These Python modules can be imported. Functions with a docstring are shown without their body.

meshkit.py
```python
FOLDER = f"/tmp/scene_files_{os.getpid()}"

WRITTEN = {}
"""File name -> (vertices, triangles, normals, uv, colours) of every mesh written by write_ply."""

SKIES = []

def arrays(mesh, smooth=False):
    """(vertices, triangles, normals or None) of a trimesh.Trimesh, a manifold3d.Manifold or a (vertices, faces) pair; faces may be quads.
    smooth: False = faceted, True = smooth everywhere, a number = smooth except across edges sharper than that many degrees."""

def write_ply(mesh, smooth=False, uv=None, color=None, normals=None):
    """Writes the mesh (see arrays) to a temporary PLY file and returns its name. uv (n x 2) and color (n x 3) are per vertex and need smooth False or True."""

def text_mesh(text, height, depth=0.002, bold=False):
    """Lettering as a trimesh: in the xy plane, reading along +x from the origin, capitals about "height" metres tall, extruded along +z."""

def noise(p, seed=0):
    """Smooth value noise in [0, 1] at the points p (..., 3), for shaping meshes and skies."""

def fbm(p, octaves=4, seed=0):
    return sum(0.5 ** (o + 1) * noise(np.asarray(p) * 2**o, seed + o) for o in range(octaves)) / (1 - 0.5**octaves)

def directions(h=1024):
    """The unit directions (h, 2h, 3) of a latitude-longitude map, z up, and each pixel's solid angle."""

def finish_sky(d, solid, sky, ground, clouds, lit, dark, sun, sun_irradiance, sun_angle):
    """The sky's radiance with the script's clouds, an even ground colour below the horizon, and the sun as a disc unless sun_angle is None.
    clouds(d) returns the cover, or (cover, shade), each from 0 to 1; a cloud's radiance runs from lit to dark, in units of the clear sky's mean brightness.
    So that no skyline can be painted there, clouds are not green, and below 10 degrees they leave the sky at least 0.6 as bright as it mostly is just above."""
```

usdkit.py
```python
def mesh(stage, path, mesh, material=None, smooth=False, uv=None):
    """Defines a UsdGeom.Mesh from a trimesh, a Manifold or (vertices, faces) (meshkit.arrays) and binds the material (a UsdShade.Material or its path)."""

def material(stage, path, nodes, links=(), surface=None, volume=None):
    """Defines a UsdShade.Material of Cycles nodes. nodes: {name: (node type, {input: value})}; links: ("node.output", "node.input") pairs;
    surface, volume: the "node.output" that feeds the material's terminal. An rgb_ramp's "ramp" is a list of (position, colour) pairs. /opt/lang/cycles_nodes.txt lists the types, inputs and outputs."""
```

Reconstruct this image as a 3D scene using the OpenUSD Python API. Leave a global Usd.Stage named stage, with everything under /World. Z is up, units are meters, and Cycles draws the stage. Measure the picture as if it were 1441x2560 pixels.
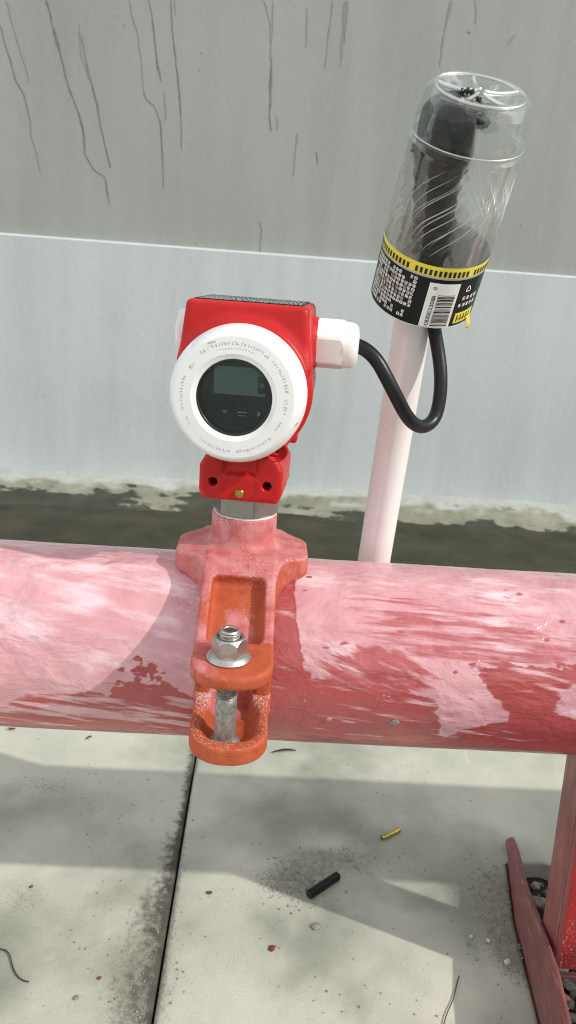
import math, random
import numpy as np, trimesh, meshkit, usdkit
import manifold3d as m3
from pxr import Usd, UsdGeom, UsdLux, UsdShade, Gf, Sdf, Vt

stage = Usd.Stage.CreateInMemory()
UsdGeom.SetStageUpAxis(stage, 'Z'); UsdGeom.SetStageMetersPerUnit(stage, 1.0)
UsdGeom.Xform.Define(stage, '/World'); UsdGeom.Scope.Define(stage, '/World/Looks')
random.seed(7); rng = np.random.default_rng(7)
ZP = 0.26                       # height of the pipe's axis above the slabs; shapes below are laid out from that axis

# ------------------------------------------------------------------ camera, sky, sun, exposure
CAM = np.array([0.0, -0.42279767, 0.22343585])
R_ = np.array([0.99732949, -0.01777545, 0.07083734]); U_ = np.array([-0.06215897, 0.30261885, 0.95108259]); F_ = np.array([0.03834264, 0.95294589, -0.3007058])
FPX = 1850.0
SUN = np.array([0.328, -0.148, 0.26]); SUN /= np.linalg.norm(SUN)
SKY_STRENGTH, SUN_STRENGTH, EXPOSURE = 0.15, 0.58, 0.44

cam = UsdGeom.Camera.Define(stage, '/World/camera')
cam.CreateHorizontalApertureAttr(36.0); cam.CreateVerticalApertureAttr(64.0)
cam.CreateFocalLengthAttr(36.0 * FPX / 1441.0)
cam.CreateClippingRangeAttr(Gf.Vec2f(0.01, 500.0))
cam.CreateFStopAttr(34.0); cam.CreateFocusDistanceAttr(0.43)
cam.CreateExposureAttr(EXPOSURE)
cam.AddTransformOp().Set(Gf.Matrix4d(*R_, 0, *U_, 0, *(-F_), 0, CAM[0], CAM[1], CAM[2] + ZP, 1))

def mat(name, nodes, links, surface='p.BSDF'):
    return usdkit.material(stage, '/World/Looks/' + name, nodes, links, surface=surface)

elev, rot = math.asin(SUN[2]), math.atan2(SUN[0], SUN[1])
dome = UsdLux.DomeLight.Define(stage, '/World/sky_light')
dome_mat = usdkit.material(stage, '/World/Looks/sky_air', {
    'sky': ('sky_texture', {'sky_type': 'single_scattering', 'sun_disc': False, 'sun_elevation': elev, 'sun_rotation': rot, 'aerosol_density': 1.6}),
    'co': ('texture_coordinate', {}),
    'n': ('noise_texture', {'scale': 2.2, 'detail': 6.0, 'roughness': 0.55}),
    'cover': ('map_range', {'from_min': 0.36, 'from_max': 0.62, 'to_min': 0.5, 'to_max': 0.95, 'clamp': True}),
    'mx': ('mix_color', {'b': (5.6, 5.65, 5.5), 'use_clamp': False}),
    'bg': ('background_shader', {'strength': SKY_STRENGTH})},
    [('co.generated', 'n.vector'), ('n.fac', 'cover.value'), ('cover.result', 'mx.fac'), ('sky.color', 'mx.a'), ('mx.result', 'bg.color')], surface='bg.background')
UsdShade.MaterialBindingAPI.Apply(dome.GetPrim()).Bind(dome_mat)
sun = UsdLux.DistantLight.Define(stage, '/World/sun')
sun.CreateIntensityAttr(SUN_STRENGTH); sun.CreateAngleAttr(0.9); sun.CreateColorAttr(Gf.Vec3f(1.0, 0.95, 0.87)); sun.CreateNormalizeAttr(True)
zx = SUN; xx = np.cross([0, 0, 1.0], zx); xx /= np.linalg.norm(xx); yx = np.cross(zx, xx)
sun.AddTransformOp().Set(Gf.Matrix4d(*xx, 0, *yx, 0, *zx, 0, 0, 0, 5, 1))

# ------------------------------------------------------------------ helpers
used = {}
def numbered(parent, name):
    k = parent + '/' + name; n = used.get(k, 0); used[k] = n + 1
    return k if n == 0 else f'{k}_{n:03d}'

class T:                        # a thing or a part: path and where its own origin lies
    def __init__(s, path, o): s.path, s.o = path, np.asarray(o, float)
WORLD = T('/World', (0, 0, 0))

def put(prim, label=None, cat=None, group=None, kind=None):
    for k, v in (('label', label), ('category', cat), ('group', group), ('kind', kind)):
        if v: prim.SetCustomDataByKey(k, v)

def thing(name, label=None, cat=None, o=(0, 0, 0), group=None, kind=None):
    p = numbered('/World', name); x = UsdGeom.Xform.Define(stage, p)
    x.AddTranslateOp().Set(Gf.Vec3d(float(o[0]), float(o[1]), float(o[2]) + ZP)); put(x.GetPrim(), label, cat, group, kind)
    return T(p, o)

def arr(m):
    if hasattr(m, 'to_mesh'):
        q = m.to_mesh(); return np.array(q.vert_properties[:, :3], float), np.array(q.tri_verts, int)
    if isinstance(m, tuple):
        v, f = np.asarray(m[0], float), np.asarray(m[1], int)
        if f.shape[1] == 4: f = np.vstack([f[:, [0, 1, 2]], f[:, [0, 2, 3]]])
        return v, f
    return np.array(m.vertices, float), np.array(m.faces, int)

def join(*ms):
    vs, fs, n = [], [], 0
    for m in ms:
        v, f = arr(m); vs.append(v); fs.append(f + n); n += len(v)
    return np.vstack(vs), np.vstack(fs)

def part(name, mesh, material, parent, smooth=35, label=None, masks=None, cat=None, group=None, kind=None):
    v, f = arr(mesh); p = numbered(parent.path, name)
    off = np.array([0, 0, ZP]) if parent is WORLD else -parent.o
    g = usdkit.mesh(stage, p, (v + off, f), material, True if masks else smooth)
    for k, val in (masks or {}).items():
        UsdGeom.PrimvarsAPI(g).CreatePrimvar(k, Sdf.ValueTypeNames.FloatArray, 'vertex').Set(Vt.FloatArray.FromNumpy(np.asarray(val, np.float32)))
    put(g.GetPrim(), label, cat, group, kind)
    return T(p, parent.o if parent is not WORLD else (0, 0, -ZP))

def at(px, py, x=None, y=None, z=None):        # the point of the place seen at a spot of the photograph, on the plane x, y or z
    d = F_ + (px - 720.5) / FPX * R_ - (py - 1280.0) / FPX * U_
    k = (x - CAM[0]) / d[0] if x is not None else (y - CAM[1]) / d[1] if y is not None else (z - CAM[2]) / d[2]
    return CAM + k * d
GZ = -0.26

def rotz(a):
    c, s = math.cos(a), math.sin(a); return np.array([[c, -s, 0], [s, c, 0], [0, 0, 1.0]])
def xf(mesh, M=None, t=(0, 0, 0)):
    v, f = arr(mesh)
    if M is not None: v = v @ np.asarray(M).T
    return v + np.asarray(t, float), f
def frame(axis, hint=(0, 0, 1)):                # matrix whose z column is axis
    z = np.asarray(axis, float); z = z / np.linalg.norm(z); x = np.cross(hint, z)
    if np.linalg.norm(x) < 1e-6: x = np.cross((1, 0, 0), z)
    x /= np.linalg.norm(x); return np.stack([x, np.cross(z, x), z], 1)
def lathe(profile, n=64, close=False):          # profile: (r, z) from bottom to top, outwards facing
    pr = np.asarray(profile, float); a = np.arange(n) * 2 * np.pi / n
    v = np.stack([pr[:, None, 0] * np.cos(a), pr[:, None, 0] * np.sin(a), np.broadcast_to(pr[:, None, 1], (len(pr), n))], -1).reshape(-1, 3)
    i, j = np.meshgrid(np.arange(len(pr) - (0 if close else 1)), np.arange(n), indexing='ij')
    i2, j2 = (i + 1) % len(pr), (j + 1) % n
    q = np.stack([i * n + j, i * n + j2, i2 * n + j2, i2 * n + j], -1).reshape(-1, 4)
    return v, np.vstack([q[:, [0, 1, 2]], q[:, [0, 2, 3]]])
def box(lo, hi, bev=0.0):
    lo, hi = np.asarray(lo, float), np.asarray(hi, float)
    if bev <= 0:
        return trimesh.creation.box(bounds=[lo, hi])
    pts = []
    for s in np.ndindex(2, 2, 2):
        c = np.where(np.array(s) > 0, hi, lo); d = np.where(np.array(s) > 0, -bev, bev)
        for k in range(3):
            e = d.copy(); e[k] = 0; pts.append(c + e)
    return m3.Manifold.hull_points(np.array(pts))
def spline(pts, n):
    from scipy.interpolate import CubicSpline
    p = np.asarray(pts, float); d = np.r_[0, np.cumsum(np.linalg.norm(np.diff(p, axis=0), axis=1))]
    return CubicSpline(d, p)(np.linspace(0, d[-1], n))
def sweep(p, rad, sides=16, caps=True, shape=None):
    p = np.asarray(p, float); t = np.gradient(p, axis=0); t /= np.linalg.norm(t, axis=1, keepdims=True)
    a = np.cross(t[0], [0, 0, 1.0] if abs(t[0][2]) < .9 else [1.0, 0, 0]); A = []
    for k in range(len(p)):
        a = a - t[k] * (a @ t[k]); a /= np.linalg.norm(a); A.append(a)
    A = np.array(A); B = np.cross(t, A); th = np.arange(sides) * 2 * np.pi / sides
    r = np.broadcast_to(np.asarray(rad, float).reshape(-1, 1) if np.ndim(rad) == 1 else rad, (len(p), sides))
    v = p[:, None] + r[..., None] * (np.cos(th)[None, :, None] * A[:, None] + np.sin(th)[None, :, None] * B[:, None])
    v = v.reshape(-1, 3); i, j = np.meshgrid(np.arange(len(p) - 1), np.arange(sides), indexing='ij'); j2 = (j + 1) % sides
    q = np.stack([i * sides + j, i * sides + j2, (i + 1) * sides + j2, (i + 1) * sides + j], -1).reshape(-1, 4)
    f = np.vstack([q[:, [0, 1, 2]], q[:, [0, 2, 3]]])
    if caps:
        n = len(v); v = np.vstack([v, p[:1], p[-1:]]); k = np.arange(sides); k2 = (k + 1) % sides; e = (len(p) - 1) * sides
        f = np.vstack([f, np.stack([k2, k, np.full(sides, n)], 1), np.stack([e + k, e + k2, np.full(sides, n + 1)], 1)])
    return v, f
def nets(sdf, lo, hi, h):                       # surface nets: the zero surface of a distance function as a mesh
    ax = [np.arange(l - 2 * h, u + 3 * h, h, dtype=np.float32) for l, u in zip(lo, hi)]
    X, Y, Z = np.meshgrid(*ax, indexing='ij', sparse=True)
    Fv = np.broadcast_to(sdf(X, Y, Z), tuple(len(a) for a in ax)).astype(np.float32)
    neg = Fv < 0; nx, ny, nz = Fv.shape
    acc = np.zeros((nx - 1, ny - 1, nz - 1), np.int8)
    cs = list(np.ndindex(2, 2, 2))
    for c in cs: acc += neg[c[0]:nx - 1 + c[0], c[1]:ny - 1 + c[1], c[2]:nz - 1 + c[2]]
    cell = np.argwhere((acc > 0) & (acc < 8)); idx = -np.ones(acc.shape, np.int64); idx[tuple(cell.T)] = np.arange(len(cell))
    s, n = np.zeros((len(cell), 3)), np.zeros(len(cell))
    for a in cs:
        for k in range(3):
            if a[k]: continue
            b = list(a); b[k] = 1
            fa, fb = Fv[tuple((cell + a).T)], Fv[tuple((cell + b).T)]; m = (fa < 0) != (fb < 0)
            t = fa[m] / (fa[m] - fb[m]); q = np.array(a, float) + np.zeros((m.sum(), 3)); q[:, k] = t
            s[m] += q; n[m] += 1
    v = np.array([a[0] for a in ax]) + (cell + s / n[:, None]) * h
    faces = []
    for k in range(3):
        sl0, sl1 = [slice(None)] * 3, [slice(None)] * 3; sl0[k], sl1[k] = slice(0, -1), slice(1, None)
        e = np.argwhere(neg[tuple(sl0)] != neg[tuple(sl1)]); a, b = (k + 1) % 3, (k + 2) % 3
        e = e[(e[:, a] > 0) & (e[:, b] > 0) & (e[:, a] < Fv.shape[a] - 1) & (e[:, b] < Fv.shape[b] - 1)]
        ids = []
        for da, db in ((1, 1), (0, 1), (0, 0), (1, 0)):
            c = e.copy(); c[:, a] -= da; c[:, b] -= db; ids.append(idx[tuple(c.T)])
        q = np.stack(ids, 1); flip = ~neg[tuple(e.T)]; q[flip] = q[flip][:, ::-1]; faces.append(q)
    q = np.vstack(faces); q = q[(q >= 0).all(1)]
    return v, np.vstack([q[:, [0, 1, 2]], q[:, [0, 2, 3]]])
def bx(X, Y, Z, c, b, r=0.0):
    q = [np.abs(A - o) - (e - r) for A, o, e in zip((X, Y, Z), c, b)]
    out = np.sqrt(sum(np.maximum(k, 0) ** 2 for k in q)); return out + np.minimum(np.maximum(np.maximum(q[0], q[1]), q[2]), 0) - r
def cyl(A, B, L, r, l0, l1, e=0.0):             # round about one axis, between l0 and l1 on the third
    d0 = np.sqrt(A * A + B * B) - r + e; d1 = np.abs(L - (l0 + l1) / 2) - (l1 - l0) / 2 + e
    return np.sqrt(np.maximum(d0, 0) ** 2 + np.maximum(d1, 0) ** 2) + np.minimum(np.maximum(d0, d1), 0) - e
def smin(a, b, k): h = np.maximum(k - np.abs(a - b), 0) / k; return np.minimum(a, b) - h * h * k / 4
def smax(a, b, k): return -smin(-a, -b, k)
def poly2(A, B, pts):                           # signed distance to a polygon
    P = np.asarray(pts, float); d = None; s = 1.0
    A, B = np.broadcast_arrays(A, B); sgn = np.ones(A.shape); d = np.full(A.shape, 1e9)
    for i in range(len(P)):
        p, q = P[i], P[i - 1]; e = q - p; wx, wy = A - p[0], B - p[1]
        h = np.clip((wx * e[0] + wy * e[1]) / (e @ e), 0, 1); d = np.minimum(d, (wx - e[0] * h) ** 2 + (wy - e[1] * h) ** 2)
        c1, c2, c3 = B >= p[1], B < q[1], e[0] * wy > e[1] * wx
        sgn = np.where((c1 & c2 & c3) | (~c1 & ~c2 & ~c3), -sgn, sgn)
    return sgn * np.sqrt(d)
def ss(a, b, x): t = np.clip((x - a) / (b - a), 0, 1); return t * t * (3 - 2 * t)
fbm = meshkit.fbm

# ------------------------------------------------------------------ materials
def plain(name, color, rough=0.5, metallic=0.0, var=0.0, vscale=40.0, bump=0.0, bscale=300.0, coat=0.0, dark=None, extra=None):
    n = {'g': ('geometry', {}), 'p': ('principled_bsdf', {'roughness': rough, 'metallic': metallic, 'coat_weight': coat, 'base_color': color, **(extra or {})})}; l = []
    if var > 0:
        d = dark or tuple(c * (1 - var) for c in color)
        n['n'] = ('noise_texture', {'scale': vscale, 'detail': 5.0, 'roughness': 0.6}); n['r'] = ('rgb_ramp', {'ramp': [(0.3, d), (0.7, color)]})
        n['rr'] = ('map_range', {'from_min': 0.3, 'from_max': 0.7, 'to_min': min(1, rough * 1.25), 'to_max': rough * 0.85, 'clamp': True})
        l += [('g.position', 'n.vector'), ('n.fac', 'r.fac'), ('r.color', 'p.base_color'), ('n.fac', 'rr.value'), ('rr.result', 'p.roughness')]
    if bump > 0:
        n['bn'] = ('noise_texture', {'scale': bscale, 'detail': 4.0}); n['b'] = ('bump', {'strength': 1.0, 'distance': bump})
        l += [('g.position', 'bn.vector'), ('bn.fac', 'b.height'), ('b.normal', 'p.normal')]
    return mat(name, n, l)

M = {}
M['red'] = plain('red_paint', (0.52, 0.012, 0.013), 0.34, var=0.22, vscale=60, bump=0.00012, bscale=900, extra={'specular_ior_level': 0.32})
M['white'] = plain('white_enamel', (0.78, 0.79, 0.78), 0.38, var=0.06, vscale=50, bump=0.00006, bscale=700)
M['white_plastic'] = plain('white_nylon', (0.78, 0.78, 0.76), 0.42, var=0.05, vscale=60)
M['pvc'] = plain('white_pvc', (0.78, 0.755, 0.735), 0.35, var=0.09, vscale=25, dark=(0.73, 0.69, 0.67), bump=0.0001, bscale=60)
M['steel'] = plain('turned_steel', (0.36, 0.35, 0.32), 0.34, 1.0, var=0.25, vscale=180, bump=0.00004, bscale=900)
M['zinc'] = plain('zinc_plate', (0.62, 0.60, 0.57), 0.36, 1.0, var=0.4, vscale=160, bump=0.00012, bscale=800)
M['zinc_rough'] = plain('pitted_zinc', (0.46, 0.46, 0.42), 0.55, 0.8, var=0.6, vscale=420, bump=0.0003, bscale=900)
M['rust'] = plain('bolt_end', (0.14, 0.08, 0.07), 0.6, 0.5, var=0.5, vscale=500)
M['rubber'] = plain('black_cable_sheath', (0.010, 0.013, 0.013), 0.34, var=0.4, vscale=150, bump=0.0001, bscale=400, extra={'specular_ior_level': 0.3})
M['gasket'] = plain('black_gasket', (0.010, 0.011, 0.011), 0.3)
M['hole'] = plain('hollow_shade', (0.012, 0.006, 0.006), 0.7)  # solid dark fill, painted in for the shade inside hollows
M['dial'] = plain('dial_plate', (0.012, 0.022, 0.022), 0.35)
M['lcd'] = plain('lcd_glass', (0.24, 0.31, 0.285), 0.25, var=0.12, vscale=60)
M['lcd_dark'] = plain('lcd_segment', (0.045, 0.068, 0.062), 0.3)
M['grey_print'] = plain('grey_print', (0.36, 0.38, 0.38), 0.5)
M['black_print'] = plain('black_ink', (0.012, 0.013, 0.013), 0.35, var=0.3, vscale=90)
M['label_black'] = plain('black_label_film', (0.010, 0.013, 0.013), 0.34, var=0.4, vscale=120, extra={'specular_ior_level': 0.2})
M['label_yellow'] = plain('yellow_label_ink', (0.72, 0.62, 0.06), 0.35)
M['label_white'] = plain('white_label_ink', (0.74, 0.76, 0.72), 0.4)
M['label_back'] = plain('label_reverse', (0.72, 0.72, 0.70), 0.5)
M['label_cream'] = plain('cream_label_ink', (0.52, 0.44, 0.38), 0.45, var=0.3, vscale=700, dark=(0.45, 0.22, 0.18))
M['engrave'] = plain('engraved_letters', (0.50, 0.50, 0.49), 0.55, var=0.35, vscale=600)
M['tape'] = plain('black_tape', (0.012, 0.016, 0.016), 0.40, var=0.5, vscale=220, bump=0.0006, bscale=260, extra={'specular_ior_level': 0.45})
M['tape_shiny'] = plain('glossy_black_film', (0.012, 0.016, 0.016), 0.14, var=0.3, vscale=120, bump=0.0020, bscale=120)
M['brass'] = plain('brass', (0.62, 0.50, 0.13), 0.30, 1.0, var=0.3, vscale=300)
M['leaf'] = plain('dry_leaf', (0.20, 0.10, 0.045), 0.7, var=0.4, vscale=300)
M['leaf_dark'] = plain('dark_leaf', (0.035, 0.030, 0.020), 0.6)
M['chip'] = plain('red_paint_chip', (0.22, 0.055, 0.055), 0.6, var=0.6, vscale=600, bump=0.0004, bscale=900)
M['pebble'] = plain('pale_pebble', (0.62, 0.62, 0.55), 0.6, var=0.25, vscale=250, bump=0.0003, bscale=500)
M['pebble_grey'] = plain('grey_pebble', (0.30, 0.29, 0.26), 0.7, var=0.45, vscale=200, bump=0.0004, bscale=500)
M['grit'] = plain('fine_grit', (0.36, 0.35, 0.30), 0.8, var=0.6, vscale=300)
M['rubble'] = plain('mixed_rubble', (0.26, 0.23, 0.18), 0.8, var=0.75, vscale=120, bump=0.0005, bscale=400)
M['soil'] = plain('dark_soil', (0.030, 0.026, 0.020), 0.9, var=0.6, vscale=180, bump=0.002, bscale=260)
M['earth'] = plain('ground_far', (0.22, 0.22, 0.19), 0.9, var=0.4, vscale=3)
M['wire'] = plain('fine_wire', (0.05, 0.05, 0.045), 0.5, 0.3)
M['pink_chip'] = plain('pink_paint_flake', (0.60, 0.22, 0.22), 0.5, var=0.3, vscale=400)

# clear bottle plastic: thin, reflecting by angle
M['pet'] = mat('clear_plastic', {'g': ('glass_bsdf', {'color': (0.985, 0.99, 0.985), 'roughness': 0.0, 'IOR': 1.40}), 't': ('transparent_bsdf', {'color': (0.985, 0.99, 0.985)}), 'm': ('mix_closure', {'fac': 0.70})},
    [('g.BSDF', 'm.closure1'), ('t.BSDF', 'm.closure2')], surface='m.closure')
M['pet_ridge'] = mat('moulded_ridge', {'gl': ('glossy_bsdf', {'color': (0.97, 0.98, 0.97), 'roughness': 0.22}), 't': ('transparent_bsdf', {'color': (0.98, 0.985, 0.98)}), 'm': ('mix_closure', {'fac': 0.50})},
    [('gl.BSDF', 'm.closure1'), ('t.BSDF', 'm.closure2')], surface='m.closure')
M['pane'] = mat('dial_window', {
    'f': ('fresnel', {'IOR': 1.5}), 't': ('transparent_bsdf', {'color': (0.80, 0.86, 0.84)}), 'gl': ('glossy_bsdf', {'color': (1, 1, 1), 'roughness': 0.02}), 'm': ('mix_closure', {})},
    [('f.fac', 'm.fac'), ('t.BSDF', 'm.closure1'), ('gl.BSDF', 'm.closure2')], surface='m.closure')

def wall_mat(name, color, dark, tint):
    return mat(name, {
        'g': ('geometry', {}),
        'n1': ('noise_texture', {'scale': 3.0, 'detail': 6.0, 'roughness': 0.6, 'distortion': 0.6}),
        'st': ('mapping', {'mapping_type': 'point', 'scale': (9.0, 9.0, 0.9)}), 'n2': ('noise_texture', {'scale': 1.0, 'detail': 6.0, 'roughness': 0.65}),
        'n3': ('noise_texture', {'scale': 90.0, 'detail': 5.0}), 'n4': ('noise_texture', {'scale': 1.6, 'detail': 3.0}),
        'v': ('voronoi_texture', {'scale': 22.0}), 'vs': ('map_range', {'from_min': 0.03, 'from_max': 0.07, 'to_min': 0.75, 'to_max': 0.0, 'clamp': True}),
        'vn': ('noise_texture', {'scale': 6.0, 'detail': 2.0}), 'vk': ('map_range', {'from_min': 0.55, 'from_max': 0.65, 'to_min': 0.0, 'to_max': 1.0, 'clamp': True}),
        'vm': ('math', {'math_type': 'multiply'}),
        'r1': ('rgb_ramp', {'ramp': [(0.25, dark), (0.72, color)]}), 'r2': ('rgb_ramp', {'ramp': [(0.30, (0.80, 0.81, 0.80)), (0.6, (1, 1, 1))]}),
        'r4': ('map_range', {'from_min': 0.4, 'from_max': 0.65, 'to_min': 0.0, 'to_max': 0.5, 'clamp': True}),
        'm1': ('mix_color', {'blend_type': 'multiply', 'fac': 1.0}), 'm2': ('mix_color', {'b': tint}), 'm3': ('mix_color', {'b': tuple(c * 0.4 for c in dark)}),
        'b': ('bump', {'distance': 0.0007, 'strength': 0.7}), 'p': ('principled_bsdf', {'roughness': 0.62})},
        [('g.position', 'n1.vector'), ('g.position', 'st.vector'), ('st.vector', 'n2.vector'), ('g.position', 'n3.vector'), ('g.position', 'n4.vector'), ('g.position', 'v.vector'), ('g.position', 'vn.vector'),
         ('n1.fac', 'r1.fac'), ('n2.fac', 'r2.fac'), ('r1.color', 'm1.a'), ('r2.color', 'm1.b'), ('n4.fac', 'r4.value'), ('r4.result', 'm2.fac'), ('m1.result', 'm2.a'),
         ('v.distance', 'vs.value'), ('vn.fac', 'vk.value'), ('vs.result', 'vm.value1'), ('vk.result', 'vm.value2'), ('vm.value', 'm3.fac'), ('m2.result', 'm3.a'),
         ('m3.result', 'p.base_color'), ('n3.fac', 'b.height'), ('b.normal', 'p.normal')])
M['wall_grey'] = wall_mat('grey_wall_face', (0.308, 0.324, 0.303), (0.282, 0.297, 0.278), (0.295, 0.318, 0.297))  # upper face, a darker grey than the plinth
M['wall_pale'] = wall_mat('pale_wall_paint', (0.49, 0.535, 0.538), (0.45, 0.492, 0.487), (0.46, 0.503, 0.525))
M['wall_edge'] = plain('pale_edge', (0.52, 0.56, 0.56), 0.6, var=0.1, vscale=30)
M['streak'] = plain('dark_drip', (0.185, 0.196, 0.180), 0.6, var=0.35, vscale=60)
M['streak_faint'] = plain('faint_drip', (0.232, 0.246, 0.228), 0.6, var=0.15, vscale=40)

def masked(name, attrs, layers, base, rough=0.6, bumps=(), spec=0.5, coat=0.0, var=None):
    """base colour with layers of colour laid over it; layers: (colour, dark, attribute, noise scale, stretch, how much the noise breaks the edge, threshold, softness)."""
    n = {'g': ('geometry', {}), 'p': ('principled_bsdf', {'roughness': rough, 'specular_ior_level': spec, 'coat_weight': coat})}; l = []
    n['bn'] = ('noise_texture', {'scale': var[1] if var else 12.0, 'detail': 6.0, 'roughness': 0.62}); n['br'] = ('rgb_ramp', {'ramp': [(0.28, var[0] if var else base), (0.70, base)]})
    l += [('g.position', 'bn.vector'), ('bn.fac', 'br.fac')]; last = 'br.color'
    for a in attrs: n['a_' + a] = ('attribute', {'attribute': a})
    for i, (col, dark, a, sc, st, brk, th, soft, *tilt) in enumerate(layers):
        n[f'mp{i}'] = ('mapping', {'mapping_type': 'point', 'scale': tuple(sc * s for s in st)}); n[f'n{i}'] = ('noise_texture', {'scale': 1.0, 'detail': 5.0, 'roughness': 0.62})
        n[f'c{i}'] = ('math', {'math_type': 'multiply_add', 'value2': brk}); n[f't{i}'] = ('map_range', {'range_type': 'smoothstep', 'from_min': th + brk * 0.5 - soft, 'from_max': th + brk * 0.5 + soft, 'to_min': 0.0, 'to_max': 1.0, 'clamp': True})
        n[f'k{i}'] = ('noise_texture', {'scale': sc * 0.4, 'detail': 4.0}); n[f'r{i}'] = ('rgb_ramp', {'ramp': [(0.3, dark), (0.7, col)]}); n[f'm{i}'] = ('mix_color', {})
        if tilt: n[f'vr{i}'] = ('vector_rotate', {'rotate_type': 'y_axis', 'angle': tilt[0]}); l += [('g.position', f'vr{i}.vector'), (f'vr{i}.vector', f'mp{i}.vector')]
        else: l += [('g.position', f'mp{i}.vector')]
        l += [(f'mp{i}.vector', f'n{i}.vector'), (f'n{i}.fac', f'c{i}.value1'), (f'a_{a}.fac', f'c{i}.value3'), (f'c{i}.value', f't{i}.value'),
              ('g.position', f'k{i}.vector'), (f'k{i}.fac', f'r{i}.fac'), (f't{i}.result', f'm{i}.fac'), (last, f'm{i}.a'), (f'r{i}.color', f'm{i}.b')]
        last = f'm{i}.result'
    l += [(last, 'p.base_color')]
    prev = None
    for i, (sc, st, dist) in enumerate(bumps):
        n[f'bm{i}'] = ('mapping', {'mapping_type': 'point', 'scale': tuple(sc * s for s in st)}); n[f'bt{i}'] = ('noise_texture', {'scale': 1.0, 'detail': 5.0, 'distortion': 0.4}); n[f'bb{i}'] = ('bump', {'distance': dist})
        l += [('g.position', f'bm{i}.vector'), (f'bm{i}.vector', f'bt{i}.vector'), (f'bt{i}.fac', f'bb{i}.height')]
        if prev: l += [(prev, f'bb{i}.normal')]
        prev = f'bb{i}.normal'
    if prev: l += [(prev, 'p.normal')]
    return mat(name, n, l)

one = (1, 1, 1)
M['slab'] = masked('pale_cement', ['moss', 'grit', 'dirt', 'speck'], [
    ((0.28, 0.295, 0.24), (0.21, 0.225, 0.18), 'dirt', 30, one, 0.6, 0.55, 0.50),
    ((0.31, 0.31, 0.25), (0.19, 0.195, 0.155), 'grit', 420, one, 1.2, 0.5, 0.28),
    ((0.100, 0.098, 0.076), (0.038, 0.038, 0.029), 'moss', 160, one, 1.3, 0.5, 0.35),
    ((0.10, 0.10, 0.08), (0.07, 0.06, 0.05), 'speck', 170, one, 1.0, 0.245, 0.02),
], (0.57, 0.56, 0.475), 0.75, bumps=[(700, one, 0.0003), (60, one, 0.0008)], var=((0.40, 0.42, 0.36), 9))
M['pipe'] = masked('pink_over_red_paint', ['paint', 'film', 'dust', 'scrape', 'scratch', 'painted_gloss'], [
    ((0.64, 0.345, 0.375), (0.54, 0.245, 0.275), 'paint', 150, (0.5, 1.4, 1.4), 0.9, 0.5, 0.20),
    ((0.80, 0.60, 0.63), (0.74, 0.50, 0.54), 'painted_gloss', 75, (0.30, 1.1, 1.1), 1.0, 0.52, 0.16, -0.25),  # whitish swirls: gloss highlights painted into the pink colour
    ((0.44, 0.100, 0.105), (0.36, 0.070, 0.072), 'scrape', 300, (0.09, 1.0, 1.0), 1.0, 0.52, 0.11, -0.42),
    ((0.46, 0.13, 0.14), (0.38, 0.085, 0.09), 'scratch', 320, (0.07, 1.0, 1.0), 1.0, 0.52, 0.11, -0.06),
    ((0.66, 0.42, 0.44), (0.54, 0.28, 0.30), 'film', 90, (0.22, 2.2, 2.2), 1.0, 0.52, 0.10),
    ((0.66, 0.58, 0.60), (0.50, 0.40, 0.44), 'dust', 420, one, 1.0, 0.42, 0.09),
], (0.40, 0.075, 0.075), 0.18, bumps=[(70, (0.40, 1.5, 1.5), 0.0014), (20, (0.9, 1.2, 1.2), 0.0075)], spec=0.5, coat=0.35, var=((0.33, 0.055, 0.058), 20))
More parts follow.
